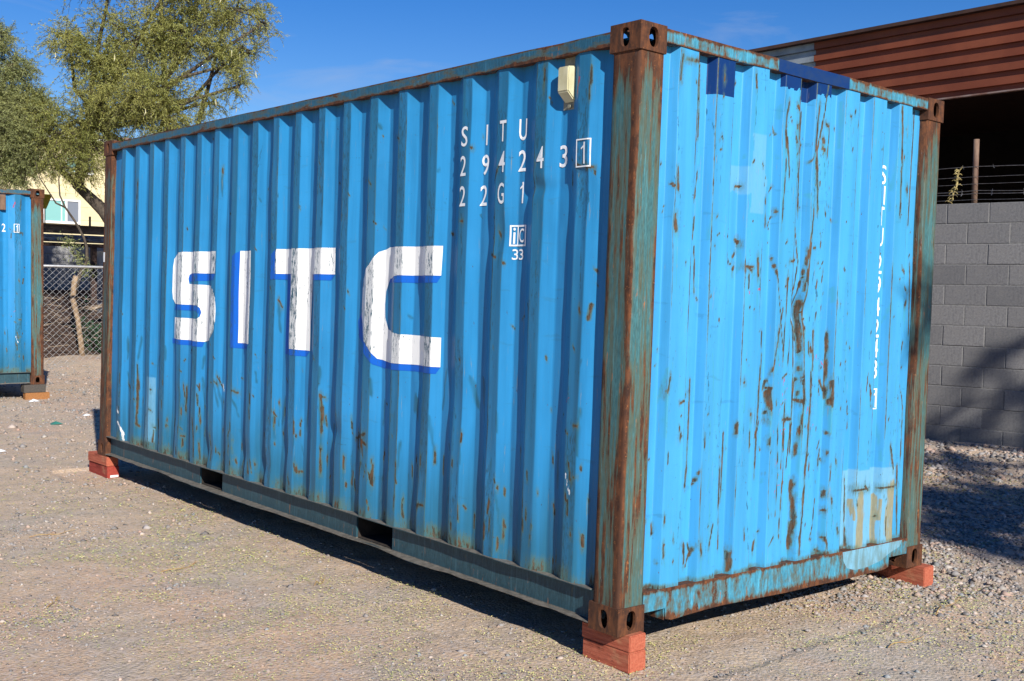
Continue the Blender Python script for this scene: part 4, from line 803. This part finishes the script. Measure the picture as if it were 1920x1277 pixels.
# barbed wire on the wall
M['wire'] = m_simple('galvanised_wire', (.30, .30, .31), (.18, .17, .17), 30, .45, 1, 0, metal=.7)
M['rustpost'] = m_simple('rusty_steel_post', (.10, .055, .04), (.20, .13, .09), 14, .75, .3)
bw_ = empty('barbed_wire_fence', loc=(7.27, 2.33, 2.53), rz=-WA); tag(bw_, 'barbed wire strung on a rusty post above the grey block wall', 'barbed wire')
for yy in (0, 3.0, -3.0, 6.0): MB().tube([(.10, yy, -.02), (.10, yy, .30), (.10, yy, .64)], .028, 14).build('post', M['rustpost'], bw_, smooth=True)
for zz, sag, barbs in ((.37, .03, 1), (.27, .02, 0), (.20, .02, 0), (.13, .035, 1), (.10, .02, 1), (.04, .01, 0)):
    m = MB(); ys = np.linspace(-5, 8, 90)
    pts = [(.07 + .004 * math.sin(q * 3), q, zz - sag * math.sin(math.pi * ((q % 3.0) / 3.0)) + .008 * (vn(q * 5, zz * 9, 130) - .5)) for q in ys]
    m.tube(pts, .0028 if barbs else .002, 4)
    if barbs:
        for q in range(3, 88, 2):
            p = Vector(pts[q]); 
            for s in (1, -1): d = Vector((rb.gauss(0, .6), rb.gauss(0, .4), s)).normalized() * .022; m.tube([p - d * .3, p + d], .0022, 3)
    m.build('wire', M['wire'], bw_)
# dried weed caught on the wire
M['dryweed'] = m_simple('dried_weed', (.42, .34, .14), (.28, .22, .09), 20, .9)
m = MB(); rw_ = random.Random(8); p = Vector((0, 0, 0)); spine = [p.copy()]
for k in range(10): p = p + Vector((rw_.gauss(0, .008), rw_.gauss(.004, .012), -.034)); spine.append(p.copy())
m.tube([tuple(q) for q in spine], [.006, .008, .009, .011, .012, .010, .009, .009, .009, .007, .004], 5)
for q in spine[1:]:
    for k in range(4):
        a = rw_.uniform(0, 6.28); d = Vector((math.cos(a) * .045, math.sin(a) * .05, rw_.uniform(-.02, .03))); m.tube([tuple(q), tuple(q + d * .6), tuple(q + d + Vector((0, 0, -.018)))], [.004, .006, .001], 4)
dw_ = m.build('dried_weed', M['dryweed'], None, loc=(7.27 + .05, 2.33 + .13, 2.90)); tag(dw_, 'dried yellow weed tangled in the barbed wire beside the rusty post', 'weed')

# ------------------------------------------------------------------ ribbed metal shed on the right
M['redsheet'] = m_simple('rust_red_sheet', (.175, .044, .020), (.250, .070, .031), 1.4, .6, 1, .1, lo=.3, hi=.75)
M['galv'] = m_simple('galvanised_sheet', (.34, .38, .40), (.22, .25, .27), 3, .45, 1, .05, metal=.3)
M['darkmetal'] = m_simple('dark_roof_edge', (.045, .025, .02), (.07, .035, .025), 5, .8)
M['shedin'] = m_simple('shed_interior', (.014, .012, .012), (.02, .017, .016), 3, .9)  # shade inside the open shed put into a near-black colour
shed = empty('metal_shed', loc=(9.6, 0, 0)); tag(shed, 'rust red ribbed metal shed with a dark open side behind the block wall', 'shed')
def sheet(y0, y1, z0, z1, mat, name, pitch=.160):
    prof_ = []; z = z1
    while z - pitch > z0 - .02:
        prof_ += [(0, z), (0, z - .088), (.044, z - .094), (.044, z - .150), (.004, z - .1585)]; z -= pitch
    prof_.append((0, z)); nn = len(prof_)
    V = [(a, y0, b) for a, b in prof_] + [(a, y1, b) for a, b in prof_]
    mb = MB(); mb.add(V, [(i, i + nn, i + 1 + nn, i + 1) for i in range(nn - 1)]); return mb.build(name, M[mat], shed)
for ya, yb in ((-6.0, -1.7), (-1.70, 2.40), (2.40, 5.86)): sheet(ya + .003, yb, 4.04, 5.0, 'redsheet', 'wall_sheet')
for ya, yb in ((5.86, 9.5), (9.5, 14.0)): sheet(ya + .003, yb, 4.04, 5.0, 'galv', 'wall_sheet')
M['edgetrim'] = m_simple('sheet_edge', (.30, .22, .19), (.2, .1, .07), 5, .5)
MB().box(-.012, .06, -6, 14, 4.022, 4.040).build('edge_trim', M['edgetrim'], shed)
MB().box(-.10, 9.6, -6.2, 14.2, 5.002, 5.045).build('roof', M['darkmetal'], shed)
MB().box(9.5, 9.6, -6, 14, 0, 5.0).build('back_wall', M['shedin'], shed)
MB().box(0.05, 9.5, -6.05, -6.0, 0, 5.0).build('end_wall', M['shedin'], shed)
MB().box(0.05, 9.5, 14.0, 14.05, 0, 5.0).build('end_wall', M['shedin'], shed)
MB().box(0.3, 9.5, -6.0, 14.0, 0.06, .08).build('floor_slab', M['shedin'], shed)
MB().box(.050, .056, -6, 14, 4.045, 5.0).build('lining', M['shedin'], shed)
M['purple'] = m_simple('purple_paint', (.055, .03, .16), (.08, .05, .22), 8, .6)
pu = empty('purple_crate', loc=(10.5, 3.15, 0)); tag(pu, 'purple framed crate just showing above the block wall in the dark shed', 'crate')
MB().box(.03, .9, .03, 1.27, .09, 2.66).build('panel', M['shedin'], pu)
for k in range(5): MB().box(0, .03, k * .31, k * .31 + .045, .09, 2.70).build('post', M['purple'], pu)
MB().box(-.004, -.001, 0, 1.29, 2.64, 2.70).build('rail', M['purple'], pu)

# ------------------------------------------------------------------ trees
def m_leaf(name, a, b, c3):
    g = G(name); n = g.noise(1.1, 3, .6); n2 = g.noise(9, 3, .6); t = g.at('tint')
    c = g.mix(g.ss(.3, .7, n), a, b); c = g.mix(g.ss(.55, .8, n2, 0, .6), c, c3); c = g.mix(g.ss(.5, 1, t, 0, .45), c, c3)
    g.fin(c, .6, 0, .3)
    tr = g.t.nodes.new('ShaderNodeBsdfTranslucent'); g.put(tr.inputs[0], g.mix(.5, c, c3)); ms = g.t.nodes.new('ShaderNodeMixShader'); ms.inputs[0].default_value = .40
    g.t.links.new(g.p.outputs[0], ms.inputs[1]); g.t.links.new(tr.outputs[0], ms.inputs[2]); g.t.links.new(ms.outputs[0], g.out.inputs[0]); return g.m
M['leaf'] = m_leaf('mesquite_leaf', (.255, .285, .085), (.385, .385, .120), (.60, .54, .15))
M['leaf2'] = m_leaf('mesquite_leaf_grey', (.220, .260, .110), (.310, .335, .140), (.50, .48, .16))
M['bark'] = m_simple('dark_bark', (.045, .036, .028), (.10, .08, .06), 25, .9, .35, .8, .01)
M['bark_tan'] = m_simple('tan_cut_trunk', (.22, .15, .09), (.34, .25, .16), 18, .9, .4, .8, .01)
M['pod'] = m_simple('seed_pod', (.55, .50, .30), (.65, .60, .38), 10, .7)
def make_tree(name, label, base, knees, clumps, n_tw, seed, leafmat, leaf_len=.062, lw=.013, per=24, group=None, pods=0, leaf_n=None, extra_limbs=()):
    r = np.random.default_rng(seed); root = empty(name, loc=base); tag(root, label, 'tree', group); B = np.array(base)
    tm = MB(); kn = [np.array(k) - B for k in knees]
    tm.tube([tuple(k) for k in kn], list(np.linspace(.17, .10, len(kn))), 9)
    for L_, ra, rb2 in extra_limbs: tm.tube([tuple(np.array(p) - B) for p in L_], list(np.linspace(ra, rb2, len(L_))), 7)
    P0s, Ds, Ls = [], [], []
    wts = np.array([c[3] ** 2.2 for c in clumps]); wts /= wts.sum()
    for (cx, cy, cz, cr), w in zip(clumps, wts):
        c = np.array([cx, cy, cz]) - B; a = kn[-1] if np.linalg.norm(kn[-1] - c) < np.linalg.norm(kn[len(kn) // 2] - c) + .6 else kn[len(kn) // 2]
        mid = (a + c) / 2 + np.array([r.normal(0, .15), r.normal(0, .15), -.15 + r.normal(0, .1)])
        q1 = a + (mid - a) * .5 + r.normal(0, .06, 3); q2 = mid + (c - mid) * .5 + r.normal(0, .06, 3)
        tm.tube([tuple(v) for v in (a, q1, mid, q2, c)], [.060, .05, .04, .032, .024], 6)
        subs = []
        for k in range(max(6, int(cr * 17))):
            d = r.normal(0, 1, 3); d /= np.linalg.norm(d); e = c + d * cr * r.uniform(.5, .95) * np.array([1, 1, .85])
            m_ = (c + e) / 2 + r.normal(0, .07, 3); tm.tube([tuple(c), tuple(m_), tuple(e)], [.020, .013, .006], 4, False); subs += [e, m_]
        subs = np.array(subs); n = int(n_tw * w)
        pick = subs[r.integers(0, len(subs), n)]
        P0 = pick + r.normal(0, .10, (n, 3)) * cr / .8
        sel = r.random(n) < .16; dd = r.normal(0, 1, (n, 3)); dd /= np.linalg.norm(dd, axis=1)[:, None]
        P0[sel] = c + (dd * cr * r.uniform(.2, 1.0, (n, 1)))[sel]
        out = P0 - c; out /= (np.linalg.norm(out, axis=1)[:, None] + 1e-6)
        D = out * .6 + r.normal(0, .62, (n, 3)) + np.array([0, 0, .05]); D /= np.linalg.norm(D, axis=1)[:, None]
        P0s.append(P0); Ds.append(D); Ls.append(r.uniform(.16, .48, n) * min(1, cr / .6 + .3))
    P0 = np.concatenate(P0s); D = np.concatenate(Ds); L = np.concatenate(Ls); n = len(P0)
    droop = r.uniform(.0, .55, n)
    pos = lambda t: P0[:, None] + D[:, None] * (L[:, None] * t)[..., None] - np.array([0, 0, 1.0]) * (droop[:, None] * L[:, None] * t ** 2)[..., None]
    # twigs: 3-sided, 3 segments
    tt = np.array([0, .33, .66, 1.0]); C = pos(np.tile(tt, (n, 1))); rad = np.array([.0045, .0035, .0026, .0015])
    ring = np.array([(1, 0, 0), (-.5, .87, 0), (-.5, -.4, .77)]); V = (C[:, :, None] + ring[None, None] * rad[None, :, None, None]).reshape(-1, 3)
    f = [(s * 3 + k, s * 3 + (k + 1) % 3, (s + 1) * 3 + (k + 1) % 3, (s + 1) * 3 + k) for s in range(3) for k in range(3)]
    F = (np.array(f)[None] + (np.arange(n) * 12)[:, None, None]).reshape(-1, 4)
    link('trunk', tm.mesh('trunk', smooth=True), M['bark'], root)
    o = link('twigs', fastmesh('twigs', V, F), M['bark'], root); o['kind'] = 'stuff'
    t = (np.arange(per)[None] + r.random((n, per))) / per; C = pos(t)
    side = r.normal(0, 1, (n, per, 3)); side[..., 2] = side[..., 2] * .8 - .2; ax = D[:, None] * .45 + side * .75; ax /= np.linalg.norm(ax, axis=-1)[..., None]
    nrm = r.normal(0, 1, (n, per, 3)); wv = np.cross(ax, nrm); wv /= np.linalg.norm(wv, axis=-1)[..., None] + 1e-6
    ll = leaf_len * r.uniform(.55, 1.25, (n, per, 1)); ww = lw * r.uniform(.6, 1.2, (n, per, 1))
    tip = C + ax * ll + np.array([0, 0, -1.0]) * ll * .15
    V = np.stack([C, C + ax * ll * .5 + wv * ww * .5, tip, C + ax * ll * .5 - wv * ww * .5], 2).reshape(-1, 3)
    N = n * per; tint = np.repeat(np.repeat(r.random(n), per) * .6 + r.random(N) * .4, 4)
    o = link('crown', fastmesh('crown', V, np.arange(N * 4).reshape(-1, 4), False, {'tint': tint}), M[leafmat], root); o['kind'] = 'stuff'
    if pods:
        pm = MB()
        for k in r.integers(0, n, pods):
            p = C[k, -1]; pm.tube([tuple(p), tuple(p + np.array([.01, .01, -.06])), tuple(p + np.array([r.normal(0, .02), 0, -.13]))], [.004, .009, .002], 4)
        q = pm.build('seed_pods', M['pod'], root); q['kind'] = 'stuff'
    return root
TC1 = [(5.06, 17.95, 6.23, .98), (4.37, 18.3, 5.72, .90), (5.74, 17.1, 6.25, .84), (6.13, 16.6, 5.66, .46), (5.12, 17.6, 5.24, .92), (4.55, 18.1, 4.83, .80), (4.0, 18.6, 6.25, .42), (5.6, 17.3, 7.43, 1.15), (4.6, 18.2, 7.6, 1.05), (3.8, 18.7, 4.35, .62), (4.25, 18.4, 4.03, .52), (5.34, 17.4, 4.7, .55), (3.6, 18.9, 4.85, .48), (6.38, 16.5, 6.75, .60), (4.08, 18.5, 3.72, .30), (5.95, 16.9, 5.0, .36), (3.78, 18.8, 3.85, .30), (6.45, 16.4, 6.05, .34), (4.75, 17.9, 4.05, .42), (5.3, 17.5, 4.15, .36), (6.35, 16.3, 5.3, .26), (6.75, 16.1, 6.5, .24)]
make_tree('mesquite_tree', 'large feathery mesquite tree rising above the far end of the lettered container', (6.1, 18.9, 0), [(6.1, 18.9, -.1), (5.75, 18.85, 1.2), (5.24, 18.75, 2.2), (4.73, 18.8, 2.97), (4.3, 19.0, 3.43), (4.4, 18.7, 4.6)], TC1, 8300, 61, 'leaf', pods=60, extra_limbs=[([(4.73, 18.8, 2.97), (4.3, 19.0, 3.43), (3.98, 19.1, 3.74), (3.7, 19.1, 4.2)], .085, .04), ([(5.75, 18.85, 1.2), (5.9, 18.3, 3.0), (5.6, 17.9, 5.0), (5.4, 17.7, 7.0)], .12, .04), ([(5.9, 18.3, 3.0), (6.1, 17.3, 5.0), (6.3, 16.8, 6.6)], .07, .02)])
TC2 = [(3.0, 19.4, 4.79, .70), (3.29, 19.1, 4.25, .60), (3.08, 19.3, 5.62, .40), (2.98, 19.3, 3.85, .44), (3.43, 19.0, 3.74, .34), (2.4, 19.9, 5.27, .90), (3.13, 19.2, 3.5, .24), (2.22, 20.0, 3.79, .73), (2.6, 19.8, 6.0, .5), (3.5, 19.2, 4.9, .35), (3.3, 19.2, 5.1, .30), (2.9, 19.4, 6.1, .35)]
make_tree('mesquite_tree', 'lower grey green mesquite tree at the left edge above the second container', (2.3, 20.2, 0), [(2.3, 20.2, -.1), (2.4, 20.1, 1.5), (2.6, 19.9, 2.8), (2.7, 19.6, 4.2)], TC2, 6600, 62, 'leaf2')
# shade tree standing out of frame to the right; its shade falls on wall foot, gravel and end wall edge
TC3 = [(.95, -7.5, 4.72, .34), (1.6, -7.5, 4.95, .42), (2.3, -7.5, 5.0, .50), (2.9, -7.5, 5.15, .36), (.25, -7.5, 5.15, .20), (-.10, -7.5, 6.0, .17), (3.78, -7.5, 6.15, .17), (4.12, -7.5, 6.70, .13), (4.30, -7.5, 6.25, .13), (4.75, -7.5, 6.9, .17), (4.0, -7.5, 5.95, .14), (3.3, -7.5, 5.7, .26), (1.9, -7.5, 5.35, .28), (4.3, -7.5, 5.6, .22), (5.0, -7.7, 5.6, .6), (5.7, -7.5, 6.1, .7), (3.9, -7.7, 4.9, .45), (5.8, -7.9, 4.9, .5)]
make_tree('mesquite_tree', 'mesquite tree outside the right edge of the photograph shading the gravel', (5.2, -8.6, 0), [(5.2, -8.6, -.1), (5.1, -8.3, 1.6), (4.9, -7.9, 3.2), (4.8, -7.6, 4.6)], TC3, 3300, 63, 'leaf', leaf_len=.10, lw=.022, per=14)

# pruned small tree behind the fence
pt_ = empty('pruned_tree', loc=(4.22, 18.6, 0)); tag(pt_, 'small pruned tree with a pale lopped trunk and one dark shoot behind the fence', 'tree')
m = MB(); m.tube([(.06, .05, -.05), (.0, 0, .37), (-.06, .0, .84), (-.15, .02, 1.25), (-.13, 0, 1.55), (-.10, 0, 1.68)], [.062, .052, .048, .055, .055, .050], 12); m.build('trunk', M['bark_tan'], pt_, smooth=True)
m = MB(); m.tube([(-.12, .05, 1.30), (.0, .05, 1.74), (.12, .02, 1.97), (.11, 0, 2.23), (.05, 0, 2.43), (-.12, 0, 2.73), (-.30, 0, 2.98), (-.40, 0, 3.2), (-.42, 0, 3.5), (-.36, .0, 3.9)], [.050, .046, .036, .028, .024, .022, .019, .015, .012, .008], 8)
m.tube([(-.30, 0, 2.98), (-.47, 0, 3.05), (-.6, 0, 3.25), (-.75, .05, 3.5), (-.85, 0, 3.8)], [.018, .016, .012, .010, .005], 6); m.tube([(.12, .02, 1.97), (-.1, .1, 2.1), (-.3, .0, 2.42)], [.02, .014, .006], 5)
m.build('branch', M['bark'], pt_, smooth=True)
r = np.random.default_rng(4); V = []; 
for k in range(420):
    t = r.random(); b = np.array([-.3 + .45 * t, .0, 2.42 - .72 * t]) + r.normal(0, .085, 3); d = r.normal(0, 1, 3); d /= np.linalg.norm(d); w = np.cross(d, r.normal(0, 1, 3)); w /= np.linalg.norm(w)
    V += [b, b + d * .03 + w * .009, b + d * .065, b + d * .03 - w * .009]
o = link('leaves', fastmesh('leaves', V, np.arange(len(V)).reshape(-1, 4), False, {'tint': r.random(len(V)) * .4}), M['leaf2'], pt_); o['kind'] = 'stuff'

# ------------------------------------------------------------------ chain-link fence
M['galvwire'] = m_simple('galvanised_fence_wire', (.55, .56, .56), (.42, .42, .42), 30, .4, 1, 0, metal=.55)
FD = math.atan2(17.52 - 17.71, 4.24 - 3.19); fz = empty('chain_link_fence', loc=(-5.2, 17.71 + 8.39 * math.tan(-FD) * 1, 0), rz=FD); tag(fz, 'chain-link fence with a galvanised top rail between the two containers', 'fence')
FL = 16.0; FH = 1.86
MB().tube([(0, 0, FH - .01), (FL, 0, FH - .01)], .024, 10).build('top_rail', M['galvwire'], fz, smooth=True)
pm_ = MB().tube([(0, .04, -.05), (0, .04, FH + .02)], .03, 10).mesh('post', smooth=True); pm_.materials.append(M['galvwire'])
for k in range(5): link('post', pm_, None, fz, (.3 + k * 3.7, 0, 0))
V = []; F = []; a = .058; nrow = int((FH - .02) / a); rw2 = .0028
def wire(p, q, off):
    p = np.array(p); q = np.array(q); d = q - p; d /= np.linalg.norm(d); u = np.array([-d[2], 0, d[0]]); w = np.array([0, 1.0, 0]); b = len(V)
    for e in (p, q):
        for an in (0, 2.094, 4.189): V.append(e + rw2 * (u * math.cos(an) + w * math.sin(an)) + np.array([0, off, 0]))
    F.extend([(b, b + 1, b + 4, b + 3), (b + 1, b + 2, b + 5, b + 4), (b + 2, b, b + 3, b + 5)])
H2 = a * nrow; k = -nrow
while k * a < FL:
    x0 = k * a; z0 = .02
    xa, xb = max(0, x0), min(FL, x0 + H2)
    if xb > xa: wire((xa, 0, z0 + xa - x0), (xb, 0, z0 + xb - x0), .003)
    xa, xb = max(0, x0), min(FL, x0 + H2)
    if xb > xa: wire((xa, 0, z0 + H2 - (xa - x0)), (xb, 0, z0 + H2 - (xb - x0)), -.003)
    if 0 < x0 < FL and k % 2 == 0:
        wire((x0, 0, H2 + .02), (x0 + .02, 0, H2 + .085), 0); wire((x0 + .02, 0, H2 + .02), (x0, 0, H2 + .08), .004)
    k += 2
o = link('wire_mesh', fastmesh('wire_mesh', V, F), M['galvwire'], fz); o['kind'] = 'stuff'

# ------------------------------------------------------------------ brush pile and plants behind the fence
g = G('brush'); n_ = g.noise(30, 6, .75); g.bump(n_, 1.0, .03); M['brush'] = g.fin(g.mix(g.ss(.3, .7, n_), (.030, .021, .018), (.10, .065, .05)), .95, 0, .1)
us = np.linspace(0, 1, 70); X, Y = np.meshgrid(us * 7 - 3.5, us * 2.6 - 1.3, indexing='ij')
Zb = (1.05 * np.exp(-((Y) / .85) ** 2) * (.45 + .75 * vn(X * .9 + 2, Y * 0, 141)) * sstep(3.5, 2.4, np.abs(X)) + .16 * (vn(X * 5, Y * 5, 142) - .5) + .10 * (vn(X * 14, Y * 14, 143) - .5)) * sstep(1.3, .9, np.abs(Y)) - .03
id_ = np.arange(4900).reshape(70, 70); F = np.stack([id_[:-1, :-1], id_[1:, :-1], id_[1:, 1:], id_[:-1, 1:]], -1).reshape(-1, 4)
bp = link('brush_heap', fastmesh('brush_heap', np.stack([X, Y, Zb], -1).reshape(-1, 3), F), M['brush'], None, (3.6, 19.9, 0)); tag(bp, 'dark brown heap of brush and soil behind the fence', 'brush heap'); bp['kind'] = 'stuff'
r_ = random.Random(12); m = MB()
for k in range(260):
    cx = r_.uniform(-2.2, 2.6); cy = r_.uniform(-1.1, .6); cz = r_.uniform(.05, 1.25) * (1 if cx > 0 else .75); a = r_.uniform(-.6, .6) + (math.pi if r_.random() < .5 else 0); L_ = r_.uniform(.2, .8); e = r_.gauss(.1, .35)
    d = Vector((math.cos(a) * math.cos(e), math.sin(a) * math.cos(e), math.sin(e))) * L_; p = Vector((cx, cy, cz)); m.tube([tuple(p), tuple(p + d * .5 + Vector((0, 0, r_.gauss(0, .04)))), tuple(p + d)], [r_.uniform(.004, .011), .006, .003], 4)
M['stick'] = m_simple('dead_stick', (.15, .11, .08), (.30, .235, .17), 8, .9)
st_ = m.build('dead_branches', M['stick'], None, loc=(3.6, 19.5, 0)); tag(st_, 'tangle of pale dead branches piled behind the fence', 'dead branches'); st_['kind'] = 'stuff'
def log(pts, ra, label):
    m = MB(); p0 = Vector(pts[0]); m.tube([tuple(Vector(p) - p0) for p in pts], ra, 9); tag(m.build('log', M['stick'], None, smooth=True, loc=tuple(p0)), label, 'log', 'dead logs behind the fence')
log([(4.45, 19.0, 1.0), (4.9, 19.2, 1.12), (5.6, 19.3, 1.18)], [.035, .04, .05], 'upper pale dead log leaning in the brush behind the fence')
log([(4.4, 19.0, .42), (4.8, 19.0, .47), (5.6, 19.2, .5)], [.03, .035, .05], 'lower pale dead log lying near the ground behind the fence')
def shrub(x, y, h, w, n, label, seed):
    r = np.random.default_rng(seed); root = empty('green_plant', loc=(x, y, 0)); tag(root, label, 'plant'); sm = MB(); V = []
    for k in range(9):
        a = r.uniform(0, 6.28); e = np.array([math.cos(a) * w * r.uniform(.3, 1), math.sin(a) * w * .6, h * r.uniform(.5, 1)]); sm.tube([(0, 0, 0), tuple(e * .5 + np.array([0, 0, .05])), tuple(e)], [.008, .006, .003], 4)
        for j in range(n // 9):
            t = r.uniform(.25, 1.0); b = e * t + r.normal(0, .04, 3); d = r.normal(0, 1, 3); d[2] = abs(d[2]); d /= np.linalg.norm(d); wv = np.cross(d, r.normal(0, 1, 3)); wv /= np.linalg.norm(wv); s = r.uniform(.05, .11)
            V += [b, b + d * s * .5 + wv * s * .2, b + d * s, b + d * s * .5 - wv * s * .2]
    sm.build('stem', M['bark'], root); o = link('foliage', fastmesh('foliage', V, np.arange(len(V)).reshape(-1, 4), False, {'tint': r.random(len(V)) * .3}), M['leafdark'], root); o['kind'] = 'stuff'
M['leafdark'] = m_leaf('dark_green_leaf', (.035, .095, .05), (.05, .12, .06), (.08, .16, .06))
shrub(4.75, 18.75, .75, .42, 500, 'small dark green plant growing at the foot of the fence beside the lopped trunk', 71)
shrub(4.45, 18.95, 1.35, .28, 280, 'taller sparse green plant behind the lopped trunk', 72)

# ------------------------------------------------------------------ carport, rear wall, house
M['fascia'] = m_simple('weathered_brown_fascia', (.17, .13, .10), (.08, .055, .045), 4, .85, 3, .3)
M['railsteel'] = m_simple('pale_steel_rail', (.30, .34, .42), (.16, .18, .22), 5, .4, 1, .1, metal=.5)
M['steeldark'] = m_simple('dark_brown_steel', (.035, .022, .018), (.06, .035, .028), 8, .8)
cp = empty('carport', loc=(3.2, 21, 0)); tag(cp, 'low carport with brown fascia and bolted steel rail behind the fence', 'carport')
MB().box(-7, 5.2, 0, .06, 2.585, 2.735).build('fascia_board', M['fascia'], cp, .004)
MB().box(-7.1, 5.3, -.06, .35, 2.740, 2.765).build('roof', M['fascia'], cp)
m = MB(); m.extrude([(-.02, 2.56), (-.06, 2.52), (-.02, 2.485), (-.02, 2.475), (-.06, 2.44), (-.02, 2.40), (.0, 2.40), (.0, 2.56)], 'x', -7, 5.2); rl_ = m.build('guard_rail', M['railsteel'], cp)
bo = MB().tube([(0, -.075, 0), (0, -.03, 0)], .020, 8).mesh('bolt'); bo.materials.append(M['steeldark'])
for k in range(26): link('bolt', bo, None, rl_, (-6.8 + k * .46, 0, 2.505 - (k % 2) * 0)); link('bolt', bo, None, rl_, (-6.77 + k * .46, 0, 2.435))
MB().box(-7, 5.2, -.03, .08, 2.31, 2.385).build('beam', M['steeldark'], cp)
for x_ in (-6.8, -2.6, 2.08, 5.0): MB().box(x_, x_ + .11, .0, .10, -.05, 2.31).build('post', M['steeldark'], cp)
MB().box(2.45, 2.49, .2, 1.0, .4, 2.25).build('side_sheet', M['railsteel'], cp)
M['lightblock'] = m_simple('light_grey_block', (.33, .33, .33), (.27, .27, .275), 6, .9)
rw3 = empty('rear_block_wall', loc=(-4, 23.6, 0)); tag(rw3, 'light grey block wall seen under the carport behind the fence', 'wall')
lb = MB().box(0, .39, 0, .15, 0, .19).mesh('block', .006); lb.materials.append(M['lightblock'])
for c_ in range(12):
    for k in range(20): link('block', lb, None, rw3, (5.6 + k * .4 + (.2 if c_ % 2 else 0), 0, c_ * .2))
MB().box(.01, 14.0, .012, .14, -.05, 2.39).build('mortar', M['lightblock'], rw3)
MB().box(.0, 14.0, -.9, -.8, 0, 1.38).build('shade_sheet', M['steeldark'], rw3)  # added dark sheet standing in for the shadow under the carport
M['cream'] = m_simple('cream_stucco', (.66, .58, .36), (.58, .50, .30), 2.5, .9, 1, .2)
M['creamtrim'] = m_simple('cream_joint', (.50, .43, .26), (.45, .38, .24), 2.5, .9)
M['whiteframe'] = m_simple('white_frame', (.80, .80, .78), (.72, .72, .70), 4, .5)
g = G('teal_pane'); M['tealpane'] = g.fin((.20, .42, .40), .25, 0, .5)
g = G('grey_pane'); M['greypane'] = g.fin((.16, .18, .22), .4, 0, .5)
M['tile'] = m_simple('pinkish_roof_tile', (.50, .30, .23), (.38, .22, .17), 8, .8)
hs_ = empty('cream_house', loc=(5, 34, 0)); tag(hs_, 'two storey cream house with a white framed window behind the carport', 'house')
MB().box(-9, 12, 0, 8, 0, 6.1).build('wall', M['cream'], hs_)
for k in range(15): MB().box(-9, 12, -.006, -.001, .42 * k + .2, .42 * k + .215).build('joint', M['creamtrim'], hs_)
MB().box(-9.5, 12.5, -.5, 8.5, 6.102, 6.23).build('fascia', M['whiteframe'], hs_)
rf = MB(); rf.add([(-9.6, -.6, 6.25), (12.6, -.6, 6.25), (12.6, 8.6, 6.25), (-9.6, 8.6, 6.25), (-6, 4, 6.9), (9, 4, 6.9)], [(0, 1, 5, 4), (1, 2, 5), (2, 3, 4, 5), (3, 0, 4)]); rf.build('roof', M['tile'], hs_)
def window(x0, x1, z0, z1, split=.62):
    w = MB(); t = .05; d = -.05
    w.box(x0, x1, d, .0, z0, z0 + t * 1.5); w.box(x0, x1, d, 0, z1 - t, z1); w.box(x0, x0 + t, d, 0, z0 + t * 1.5, z1 - t); w.box(x1 - t, x1, d, 0, z0 + t * 1.5, z1 - t)
    xm = x0 + (x1 - x0) * split; w.box(xm - .03, xm + .03, d, 0, z0 + t * 1.5, z1 - t); xq = x0 + (x1 - x0) * split * .78
    f = w.build('window', M['whiteframe'], hs_)
    MB().box(x0 + t, xm - .03, -.02, -.003, z0 + t * 1.5, z1 - t).build('pane', M['tealpane'], f); MB().box(xm + .03, x1 - t, -.02, -.003, z0 + t * 1.5, z1 - t).build('pane', M['greypane'], f)
    MB().box(xq, xq + .03, -.03, -.021, z0 + t * 1.5, z1 - t).build('glazing_bar', M['whiteframe'], f)
window(3.35, 4.52, 3.42, 4.20); window(4.05, 4.95, 5.05, 5.62, .5); window(.4, 1.6, 3.42, 4.2); window(6.6, 7.8, 3.42, 4.2); window(7.2, 8.2, 5.0, 5.7)
# rusty stub posts above the carport
for x_, lab in ((5.22, 'rusty stub post sticking up above the right of the carport roof'), (4.24, 'rusty stub post above the carport roof beside the left container')):
    tag(MB().box(0, .035, 0, .035, 0, .20).build('stub_post', M['rustpost'], None, loc=(x_, 20.98, 2.766)), lab, 'post')
# yellow triangular sign hanging beside left container
M['yellow'] = m_simple('yellow_sign', (.55, .42, .03), (.45, .34, .03), 20, .6)
m = MB(); m.extrude([(0, 0), (.19, 0), (.07, -.30), (0, -.30)], 'y', 0, .012); sgn = m.build('yellow_sign', M['yellow'], None, loc=(4.17, 20.7, 3.36)); tag(sgn, 'small yellow tapering sign beside the top of the left container post', 'sign')
MB().tube([(.05, .03, .0), (.05, .03, -.65)], .012, 6).build('post', M['steeldark'], sgn)
# small rubbish on the yard
M['trash'] = m_simple('white_scrap', (.7, .7, .7), (.6, .6, .6), 20, .6); M['trashg'] = m_simple('green_scrap', (.02, .12, .10), (.03, .16, .13), 20, .6)
def scrap(x, y, s, mat, label):
    m = MB(); V = [(-s, -s * .6, 0), (s, -s * .5, .004), (s * .8, s * .6, .012), (-s * .7, s * .5, .006), (0, 0, s * .5)]; m.add(V, [(0, 1, 4), (1, 2, 4), (2, 3, 4), (3, 0, 4), (3, 2, 1, 0)])
    tag(m.build('scrap', M[mat], None, loc=(x, y, float(ground_h(x, y)) + .004)), label, 'litter')
for a in [(1.26, 11.83, .07, 'trash', 'small white scrap lying under the left container edge'), (.73, 9.34, .07, 'trashg', 'small dark green scrap on the gravel between the containers'), (-.34, 7.58, .05, 'trash', 'white scrap on the gravel at the left edge of the photograph'), (1.3, 10.0, .05, 'trash', 'tiny white scrap beside the far end of the lettered container')]: scrap(*a)
